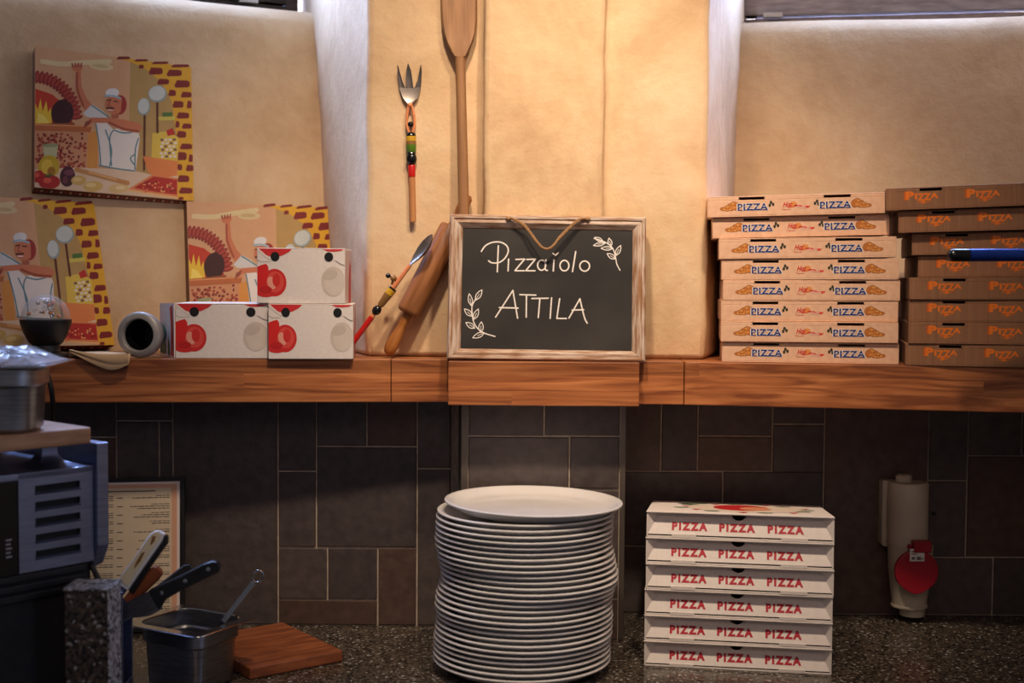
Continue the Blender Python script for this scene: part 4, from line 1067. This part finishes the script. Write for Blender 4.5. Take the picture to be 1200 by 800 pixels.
tp = MB(); tp.box((-Lw, -.003, H - .010), (0, Dd, H + .0005), 'steel_panel'); tp.build('top_plate', t, bevel=.002)
en = MB(); e0, e1 = .0008, .020
en.prism([(e0, -.012, H - .120), (e0, .004, H - .150), (e0, .06, H - .175), (e0, Dd, H - .175), (e0, Dd, H + .034), (e0, -.012, H + .034)], (e1 - e0, 0, 0), 'steel_panel')
en.build('end_plate', t, bevel=.0015)
# flared steel pedestals that carry the board
def pedestal(cx, cy):
    q = MB(); lo = []
    for u, hw in ((0, .042), (.10, .028), (.25, .018), (.5, .0125), (1, .0115)):
        z_ = H + .0006 + u * .034; lo.append([(cx + sx * hw, cy + sy * hw * .8, z_) for sx, sy in ((-1, -1), (1, -1), (1, 1), (-1, 1))])
    q.loft(lo, 'steel_panel'); q.build('pedestal', t, smooth=35)
for cx, cy in ((-.048, .045), (-.048, .235), (-.38, .045), (-.38, .235)): pedestal(cx, cy)
cb_ = MB(); inv = (t.matrix_world).inverted()
cb_.tube(smooth_path([inv @ W(104, 655, 1.915), inv @ W(108, 664, 1.90), inv @ W(114, 676, 1.90), inv @ W(120, 688, 1.895), inv @ W(124, 700, 1.90)], 6), .0042, 'cable', 10); cb_.ball(inv @ W(104, 657, 1.91), .008, 'ivory', 12)
cb_.build('power_cable', t, smooth=60)

bz = CZ + H + .0350
bo = thing('wooden_board', 'pale worn wooden board lying on top of the vented appliance', 'board', Vector((t_o.x, t_o.y, bz)), Rm)
mb = MB(); mb.prism([(-.40, -.015, 0), (-.012, -.015, 0), (-.008, -.011, 0), (-.008, .27, 0), (-.40, .27, 0)], (0, 0, .024), 'boardtop'); mb.build('board', bo, bevel=.0025)

def rrect(hx, hy, r, z, n=6, c=(0, 0)):
    out = []
    for sx, sy, a0 in ((1, 1, 0), (-1, 1, 90), (-1, -1, 180), (1, -1, 270)):
        for k in range(n + 1):
            a_ = R(a0 + 90 * k / n); out.append(Vector((c[0] + sx * (hx - r) + r * math.cos(a_), c[1] + sy * (hy - r) + r * math.sin(a_), z)))
    return out
def gn_pan(t, hx, hy, dep, m='steel', rr=.026, fl=.011):
    wall = MB()
    lo = [rrect(hx - .014, hy - .014, rr - 0.008, .0005), rrect(hx - .008, hy - .008, rr - 0.004, .006), rrect(hx - .0045, hy - .0045, rr - 0.002, dep * .68), rrect(hx - .0040, hy - .0040, rr - 0.002, dep * .70), rrect(hx, hy, rr - 0.000, dep * .73), rrect(hx, hy, rr - 0.000, dep - .001)]
    inn = [rrect(hx - .001, hy - .001, rr - 0.001, dep - .001), rrect(hx - .001, hy - .001, rr - 0.001, dep * .73), rrect(hx - .0052, hy - .0052, rr - 0.003, dep * .70), rrect(hx - .009, hy - .009, rr - 0.005, .007), rrect(hx - .016, hy - .016, rr - 0.010, .0018)]
    wall.loft(lo, m, True, False); wall.loft(inn, m, False, True); wall.build('pan_body', t, smooth=40, fix=False)
    rim = MB()
    rim.loft([rrect(hx - .001, hy - .001, rr - .001, dep - .002), rrect(hx + .001, hy + .001, rr, dep + .0004), rrect(hx + fl, hy + fl, .012, dep + .0004), rrect(hx + fl + .001, hy + fl + .001, .012, dep - .001), rrect(hx + fl, hy + fl, .012, dep - .0022), rrect(hx + .0006, hy + .0006, rr - .001, dep - .0022)], 'chrome', False, False)
    rim.build('rim', t, smooth=35)
gy = 5
pc = W(-4, 497, 1.80); pc.z = bz + .0245; pc.y += .03
t2 = thing('steel_container', 'steel food container with lid standing on the board over the appliance', 'container', pc, frame_rot(gy))
gn_pan(t2, .058, .058, .094, rr=.045)
lid = MB(); lid.loft([rrect(.079, .079, .012, .0950), rrect(.0815, .0815, .012, .0958), rrect(.0815, .0815, .012, .0985), rrect(.072, .072, .02, .0990), rrect(.066, .066, .02, .0965)], 'chrome'); lid.build('lid', t2, smooth=35, bevel=0)
# crumpled clear bag on the lid
rn = random.Random(21); fb = MB(); NX = 17; vs = []
ht_ = [[0] * NX for _ in range(NX)]
for _ in range(60):
    cx, cy, s_, h_ = rn.random(), rn.random(), rn.uniform(.05, .18), rn.uniform(-.010, .016)
    for i in range(NX):
        for j in range(NX):
            dd = math.hypot(i / (NX - 1) - cx, j / (NX - 1) - cy); ht_[i][j] += h_ * max(0, 1 - dd / s_)
for i in range(NX):
    for j in range(NX):
        u, v = i / (NX - 1) - .5, j / (NX - 1) - .5; env = max(0, 1 - (2.0 * max(abs(u), abs(v))) ** 2)
        vs.append((u * .145 + rn.uniform(-.003, .003), v * .13 + rn.uniform(-.003, .003), .0006 + abs(ht_[i][j]) * .55 * (.15 + env) + .016 * env))
fb.add(vs, [(i * NX + j, (i + 1) * NX + j, (i + 1) * NX + j + 1, i * NX + j + 1) for i in range(NX - 1) for j in range(NX - 1)], 'film')
o = fb.build('plastic_bag', fix=False); o.location = pc + Vector((-.003, -.004, .0990)); tag(o, 'crumpled clear plastic bag lying on the steel container lid', 'bag')

# loose black cable between shelf and board
cbm = MB(); cbm.tube(smooth_path([W(50, 424, 2.27), W(56, 440, 2.262), W(61, 462, 2.262), W(62, 490, 2.30), W(61, 520, 2.40), W(58, 600, 2.47), W(50, 722, 2.476)], 8), .0045, 'cable', 10)
tag(cbm.build('power_cable', smooth=60), 'thin black cable hanging down behind the steel container', 'cable')

# framed menu against the tiles
ry = frame_rot(4, 7, -1.0)
mW, mH = .235, .315
tr = W(216, 558, 2.455)
mo = tr - ry @ Vector((mW, 0, mH)); mo_z = mo.z
mH = mH + (mo.z - CZ) / math.cos(R(7)) - .0012
mo = tr - ry @ Vector((mW, 0, mH))
t = thing('menu_frame', 'black framed printed menu sheet leaning on the tiles behind the knives', 'menu', mo, ry)
fr = MB(); b_ = .0085
for (x0, z0, x1, z1) in ((0, 0, mW, b_), (0, mH - b_, mW, mH), (0, b_, b_, mH - b_), (mW - b_, b_, mW, mH - b_)): fr.box((x0, 0, z0), (x1, .012, z1), 'black')
fr.box((b_, .006, b_), (mW - b_, .012, mH - b_), 'black'); fr.build('frame', t, bevel=.001)
MB().box((b_ + .0003, .003, b_ + .0003), (mW - b_ - .0003, .0058, mH - b_ - .0003), 'menu').build('sheet', t)
ik = Ink(back=.003)
ik.rect(b_ + .001, b_ + .001, mW - b_ - .001, mH - b_ - .001, (236, 222, 216), 1); ik.rect(b_ + .006, b_ + .006, mW - b_ - .006, mH - b_ - .005, (222, 168, 134), 2); ik.rect(b_ + .014, b_ + .012, mW - b_ - .016, mH - b_ - .012, (222, 204, 172), 3)
rn = random.Random(2)
ik.rect(.060, mH - .0275, .180, mH - .0255, (84, 70, 60), 4)
z_ = mH - .036; k = 0
xr = mW - b_ - .020
while z_ > .03:
    for (xa, xb) in ((.128, xr), (.020, .100)):
        n_ = rn.choice((2, 2, 3))
        for q in range(n_):
            l_ = (xb - xa) * (rn.uniform(.35, 1) if q else rn.uniform(.3, .55))
            zz_ = z_ - q * .0042
            x = xb
            while x > xb - l_:
                wq = rn.uniform(.004, .012); ik.rect(max(x - wq, xb - l_), zz_, x, zz_ + (.0016 if q else .0013), (88, 74, 66), 4); x -= wq + .0014
    ik.rect(.107, z_ - .004, .118, z_ - .0024, (70, 58, 52), 4); z_ -= .0163
ik.build('printed_text', t, fix=False)

# chopping board lying on the counter
rc_ = W(402, 764.5, 2.245); cz_ = CZ + .0006
e1 = Vector((-.141, .185, 0)).normalized(); e2 = Vector((-.80, -.60, 0)).normalized()
mt = Matrix((-e2, e1, Vector((0, 0, 1)))).transposed()
mt = Matrix((e1, e2, Vector((0, 0, 1)))).transposed()
t = thing('chopping_board', 'reddish brown wooden chopping board lying on the granite counter', 'chopping board', Vector((rc_.x, rc_.y, cz_)), mt)
MB().prism([(0, 0, 0), (.232, 0, 0), (.232, .180, 0), (0, .180, 0)], (0, 0, .021), 'cutboard').build('board', t, bevel=.003)

# steel pan with a ladle
fc = W(232, 746, 2.02); rot = frame_rot(38)
pw_, pd_ = .0665, .0590
zb0 = CZ + .0004
dep = fc.z - zb0 - .0004
ctr = fc - rot @ Vector((-pw_ * 0 - (-(pw_ + .011)) * 0, 0, 0))
# front corner of the rim = local (-hx,-hy) turned; put that corner on fc
rotp = frame_rot(-28)
ctr = fc - rotp @ Vector((pw_ + .015, -(pd_ + .015), 0)); ctr.z = zb0
t = thing('steel_pan', 'deep square steel food pan standing on the counter by the chopping board', 'pan', ctr, rotp)
gn_pan(t, pw_, pd_, dep, fl=.0175)
# ladle resting in the pan
p1, p2 = W(297, 682, 2.10), W(262, 727, 2.10)
dr = (p2 - p1).normalized(); p3 = p1 + dr * ((p1.z - (zb0 + .022)) / -dr.z)
inn = ctr + Vector((.0, .0, .0))
t = thing('ladle', 'thin steel ladle with a ring end standing in the steel pan', 'ladle', p3)
hm = MB(); A_ = Vector((0, 0, 0)); B_ = p1 - p3; sd = dr.cross(Vector((0, 1, 0))).normalized()
lo = []
for u, hw in ((0, .0035), (.4, .0038), (.8, .0045), (1, .0048)):
    c = A_.lerp(B_, u); n_ = Vector((0, 1, 0))
    lo.append([c - sd * hw - n_ * .0012, c + sd * hw - n_ * .0012, c + sd * hw + n_ * .0012, c - sd * hw + n_ * .0012])
hm.loft(lo, 'chrome'); hm.build('handle', t, bevel=.0006)
rg = MB(); cc = B_ - dr * .012
rg.tube([cc + sd * .0085 * math.cos(2 * math.pi * k / 24) + dr * .0105 * math.sin(2 * math.pi * k / 24) for k in range(25)], .0018, 'chrome', 8); rg.build('ring', t, smooth=60)
bw = MB(); bw.lathe([(.0005, .0), (.012, .001), (.019, .006), (.022, .014), (.0212, .014), (.018, .0068), (.011, .0022), (.0005, .0012)], 'chrome', 28, Matrix.Translation((0, 0, -.0115))); bw.build('bowl', t, smooth=50)

# granite slab and knives
gx = W(125, 689, 1.80); gl_x = W(75, 689, 1.80)
gtop = gx.z; gw = gx.x - gl_x.x
t = thing('granite_block', 'upright granite block beside the appliance in front of the knives', 'block', Vector((gx.x, gx.y, CZ)))
MB().box((-gw, 0, 0), (0, .056, gtop - CZ - .004), 'granite_brown').build('slab', t, bevel=.0015)
MB().box((.0002, .0005, 0), (.003, .056, gtop - CZ - .004), 'granite_grey').build('end_face', t, bevel=.0008)
MB().box((-gw - .002, -.002, gtop - CZ - .0039), (.005, .057, gtop - CZ), 'granite_grey').build('top_edge', t, bevel=.001)
# knife holder: steel box with open slots
kh = W(148, 694, 1.950); 
t = thing('knife_holder', 'grey steel knife holder behind the granite block', 'knife holder', Vector((kh.x, kh.y, CZ)), frame_rot(0))
hh = kh.z - CZ
kmb = MB()
kmb.box((-.070, 0, 0), (-.006, .003, hh), 'steel_panel').box((-.070, .050, 0), (-.006, .053, hh * .8), 'steel_panel').box((-.070, .003, 0), (-.067, .050, hh), 'steel_panel').box((-.009, .003, 0), (-.006, .050, hh * .25), 'steel_panel').box((-.067, .003, 0), (-.009, .050, .003), 'steel_panel')
kmb.build('holder_body', t, bevel=.001)

def knife(name, label, pts, d, widths, thick, mat_h, rivets=(), blade=None, inlay=None, group=None):
    """handle between pixel pts[0] (blade end) and pts[1] (butt); blade runs on into the holder"""
    a, b = W(*pts[0], d[0]), W(*pts[1], d[1])
    x = (b - a).normalized(); y = Vector((0, 1, 0)); y = (y - x * y.dot(x)).normalized(); z = x.cross(y) * -1
    z = y.cross(x) * -1
    rt_ = Matrix((x, y, x.cross(y))).transposed()
    L = (b - a).length
    t = thing(name, label, 'knife', a, rt_, group)
    mb = MB(); lo = []
    for u, w0, w1 in widths:    # lower and upper edge offsets along the local z axis
        c = u * L; e_ = thick / 2; lo.append([(c, -e_, w0 * .8), (c, -e_ * .55, w0), (c, e_ * .55, w0), (c, e_, w0 * .8), (c, e_, w1 * .8), (c, e_ * .55, w1), (c, -e_ * .55, w1), (c, -e_, w1 * .8)])
    mb.loft(lo, mat_h); mb.build('handle', t, smooth=35)
    if blade:
        bl, w0, w1 = blade; q = MB()
        q.loft([[(-bl, -.0008, w0 * .2), (-bl, .0008, w0 * .2), (-bl, .0008, w1 * .9), (-bl, -.0008, w1 * .9)], [(-bl * .3, -.001, w0), (-bl * .3, .001, w0), (-bl * .3, .001, w1), (-bl * .3, -.001, w1)], [(.002, -.0012, w0), (.002, .0012, w0), (.002, .0012, w1), (.002, -.0012, w1)]], 'steel'); q.build('blade', t)
    for u in rivets:
        q = MB(); q.lathe([(.0005, -.0012), (.0032, -.0010), (.0034, 0)], 'chrome', 16, Matrix.Translation((u * L, -thick / 2, 0)) @ Matrix.Rotation(R(-90), 4, 'X')); q.build('rivet', t, smooth=50)
        q.v = q.v
    if inlay: inlay(t, L, thick)
    return t
def inl(t, L, th_):
    q = MB(); lo = []
    for u, w0, w1 in ((.04, -.006, .011), (.3, -.004, .010), (.6, -.004, .010), (.9, -.005, .010), (.97, -.002, .006)):
        c = u * L; lo.append([(c, -th_ / 2 - .0012, w0), (c, -th_ / 2 - .0012, w1), (c, -th_ / 2 + .001, w1), (c, -th_ / 2 + .001, w0)])
    q.loft(lo, 'cream'); q.build('cream_inlay', t)
    q = MB()
    for u0, u1, h_ in ((.30, .62, .0035), (.74, .92, .0045)): q.add([(u0 * L, -th_ / 2 - .0014, .001), ((u0 + u1) / 2 * L, -th_ / 2 - .0014, .001 - h_ * .4), (u1 * L, -th_ / 2 - .0014, .002), (u1 * L - .003, -th_ / 2 - .0014, .002 + h_), (u0 * L + .01, -th_ / 2 - .0014, .002 + h_ * .7)], [(0, 1, 2, 3, 4)], 'brownlac')
    q.build('grip_patch', t, fix=False)  # flat brown patches on the cream inlay
    q = MB(); lo = []
    for u, w0, w1 in ((-.02, -.020, -.0112), (.5, -.0175, -.0112), (.9, -.018, -.0112), (1.0, -.012, -.008)):
        c = u * L; lo.append([(c, -th_ / 2, w0), (c, -th_ / 2, w1), (c, th_ / 2, w1), (c, th_ / 2, w0)])
    q.loft(lo, 'black'); q.build('black_underside', t)
knife('kitchen_knife', 'white and cream handled knife sticking out highest of the knives', ((146, 685), (189, 623)), (1.974, 1.98), ((-.02, -.0110, .0075), (.0, -.0110, .012), (.10, -.0108, .0125), (.5, -.0108, .0115), (.88, -.0112, .0125), (.96, -.010, .009), (1.0, -.006, .004)), .014, 'white', (), (.045, -.008, .010), inl)
knife('kitchen_knife', 'brown wooden handled knife between the white and black handles', ((150, 704), (187, 666)), (1.982, 1.99), ((0, -.0085, .0085), (.3, -.0095, .0095), (.8, -.0115, .0115), (.95, -.0095, .0095), (1, -.005, .005)), .017, 'knife_wood', (), (.05, -.008, .008))
knife('kitchen_knife', 'black riveted knife lying in front of the other knives', ((181, 698), (256, 660)), (1.966, 1.968), ((-.02, -.022, .012), (.02, -.020, .012), (.12, -.0125, .0115), (.5, -.011, .0105), (.8, -.0115, .0110), (.95, -.012, .009), (1.0, -.006, .004)), .016, 'black', (.13, .50, .86), (.075, -.024, .011))
knife('kitchen_knife', 'plain dark knife half hidden behind the riveted black knife', ((180, 698), (224, 664)), (1.994, 2.01), ((0, -.0095, .0095), (.5, -.0095, .0095), (.9, -.010, .010), (1, -.005, .005)), .015, 'blackm', (), (.07, -.010, .009))

# ================================================================== RIGHT SIDE
# power socket on the tiles
sO = W(1062, 640, DR - .004); sO.y = DR - .0035
k_ = sO.y / F
t = thing('power_socket', 'ivory wall power socket with a red flap on the dark tiles', 'socket', sO)
def X(px, q=0): return W(px, 640, sO.y - q).x - sO.x
def Z(py, q=0): return W(1066, py, sO.y - q).z - sO.z
MB().prism([(X(1033, .03), -.030, Z(638, .03)), (X(1037, .03), -.030, Z(641, .03)), (X(1088, .03), -.030, Z(634, .03)), (X(1088, .03), -.030, Z(566, .03)), (X(1033, .03), -.030, Z(563, .03))], (0, .030, 0), 'ivory').build('back_box', t, bevel=.003)
bd = MB(); bd.lathe([(.001, Z(566, .06)), (.037, Z(566, .06)), (.0400, Z(569, .06)), (.0402, Z(612, .06)), (.0392, Z(632, .06)), (.0397, Z(636, .06)), (.0405, Z(638, .06))], 'ivory', 40, Matrix.Translation((X(1066, .06), -.042, 0))); bd.build('front_shell', t, smooth=40)
MB().lathe([(.016, Z(567, .06)), (.016, Z(560, .06)), (.013, Z(558, .06)), (.001, Z(558, .06))], 'ivory', 28, Matrix.Translation((X(1062, .06), -.034, 0))).build('top_knob', t, smooth=40)
lw_ = MB(); lw_.lathe([(.0445, Z(638, .06)), (.0440, Z(646, .06)), (.0425, Z(668, .06)), (.0345, Z(706, .06)), (.0345, Z(709, .06)), (.0360, Z(710, .06)), (.0360, Z(712, .06)), (.001, Z(712, .06))], 'ivory', 40, Matrix.Translation((X(1070, .06), -.042, 0))); lw_.build('plug_body', t, smooth=40)
MB().lathe([(.0250, Z(712, .06)), (.0245, Z(723, .06)), (.001, Z(723, .06))], 'ivory', 28, Matrix.Translation((X(1074, .06), -.040, 0))).build('cable_gland', t, smooth=40)
cap = MB(); pts = []
for x_, y_ in [(1074 + 25.5 * math.cos(R(a_)), 668 - 24 * math.sin(R(a_))) for a_ in range(0, 181, 12)] + [(1049.5, 676), (1053, 683), (1060, 689.5), (1068, 694), (1074, 695.5), (1080, 694), (1088, 689.5), (1095, 683), (1098.5, 676)]:
    pts.append((X(x_, .095), -.1020, Z(y_, .095)))
cap.prism(pts, (0, .011, 0), 'redcap'); cap.build('red_flap', t, bevel=.002)
MB().box((X(1063, .06), -.106, Z(642, .06)), (X(1083, .06), -.084, Z(629, .06)), 'redcap').box((X(1058, .06), -.094, Z(639, .06)), (X(1086, .06), -.086, Z(634, .06)), 'redcap').build('hinge', t, bevel=.0015)
stk = MB(); stk.box((X(1066, .10), -.1035, Z(657, .10)), (X(1083, .10), -.1019, Z(642.5, .10)), 'white'); s_ = stk.build('sticker', t)
ik = Ink(back=-.1036)
for (x0, y0, x1, y1) in ((1067.5, 645, 1078, 646.4), (1067.5, 648, 1074, 649), (1068, 652, 1072, 655), (1074, 651.5, 1079, 655.5), (1080, 653, 1082, 655)): ik.rect(X(x0, .10), Z(y1, .10), X(x1, .10), Z(y0, .10), (110, 100, 100), 1)
ik.build('sticker_marking', t, fix=False)
q = MB()
for px in (1041.5, 1088): q.lathe([(.0005, 0), (.004, 0), (.004, .004)], 'blackm', 14, Matrix.Translation((X(px) + (.003 if px < 1060 else -.003), -.0345 - .004, Z(604, .06))) @ Matrix.Rotation(R(-90), 4, 'X'))
q.build('screw_hole_shade', t)  # raised black discs stand in for the shade of screw holes

# blue handle across the brown boxes, its far end fixed at the end wall
pa = W(1110, 299, 2.14); pb_ = W(1200, 298.6, 2.14); dr = (pb_ - pa).normalized(); Lh = (1.25 - pa.x) / dr.x
t = thing('tool_handle', 'blue metal tool handle with a dark tip in front of the brown boxes', 'handle', pa, axis_mtx(pa, pa + dr).to_3x3())
rr = .0108
MB().lathe([(.0005, 0), (.006, .0012), (.0095, .0048), (rr, .011), (rr, .0355), (rr - .0006, .036)], 'glossblack', 32).build('dark_tip', t, smooth=40)
MB().lathe([(rr - .0008, .036), (rr, .0365), (rr, Lh - .002)], 'blue', 32, cap1=True).build('tube', t, smooth=40)
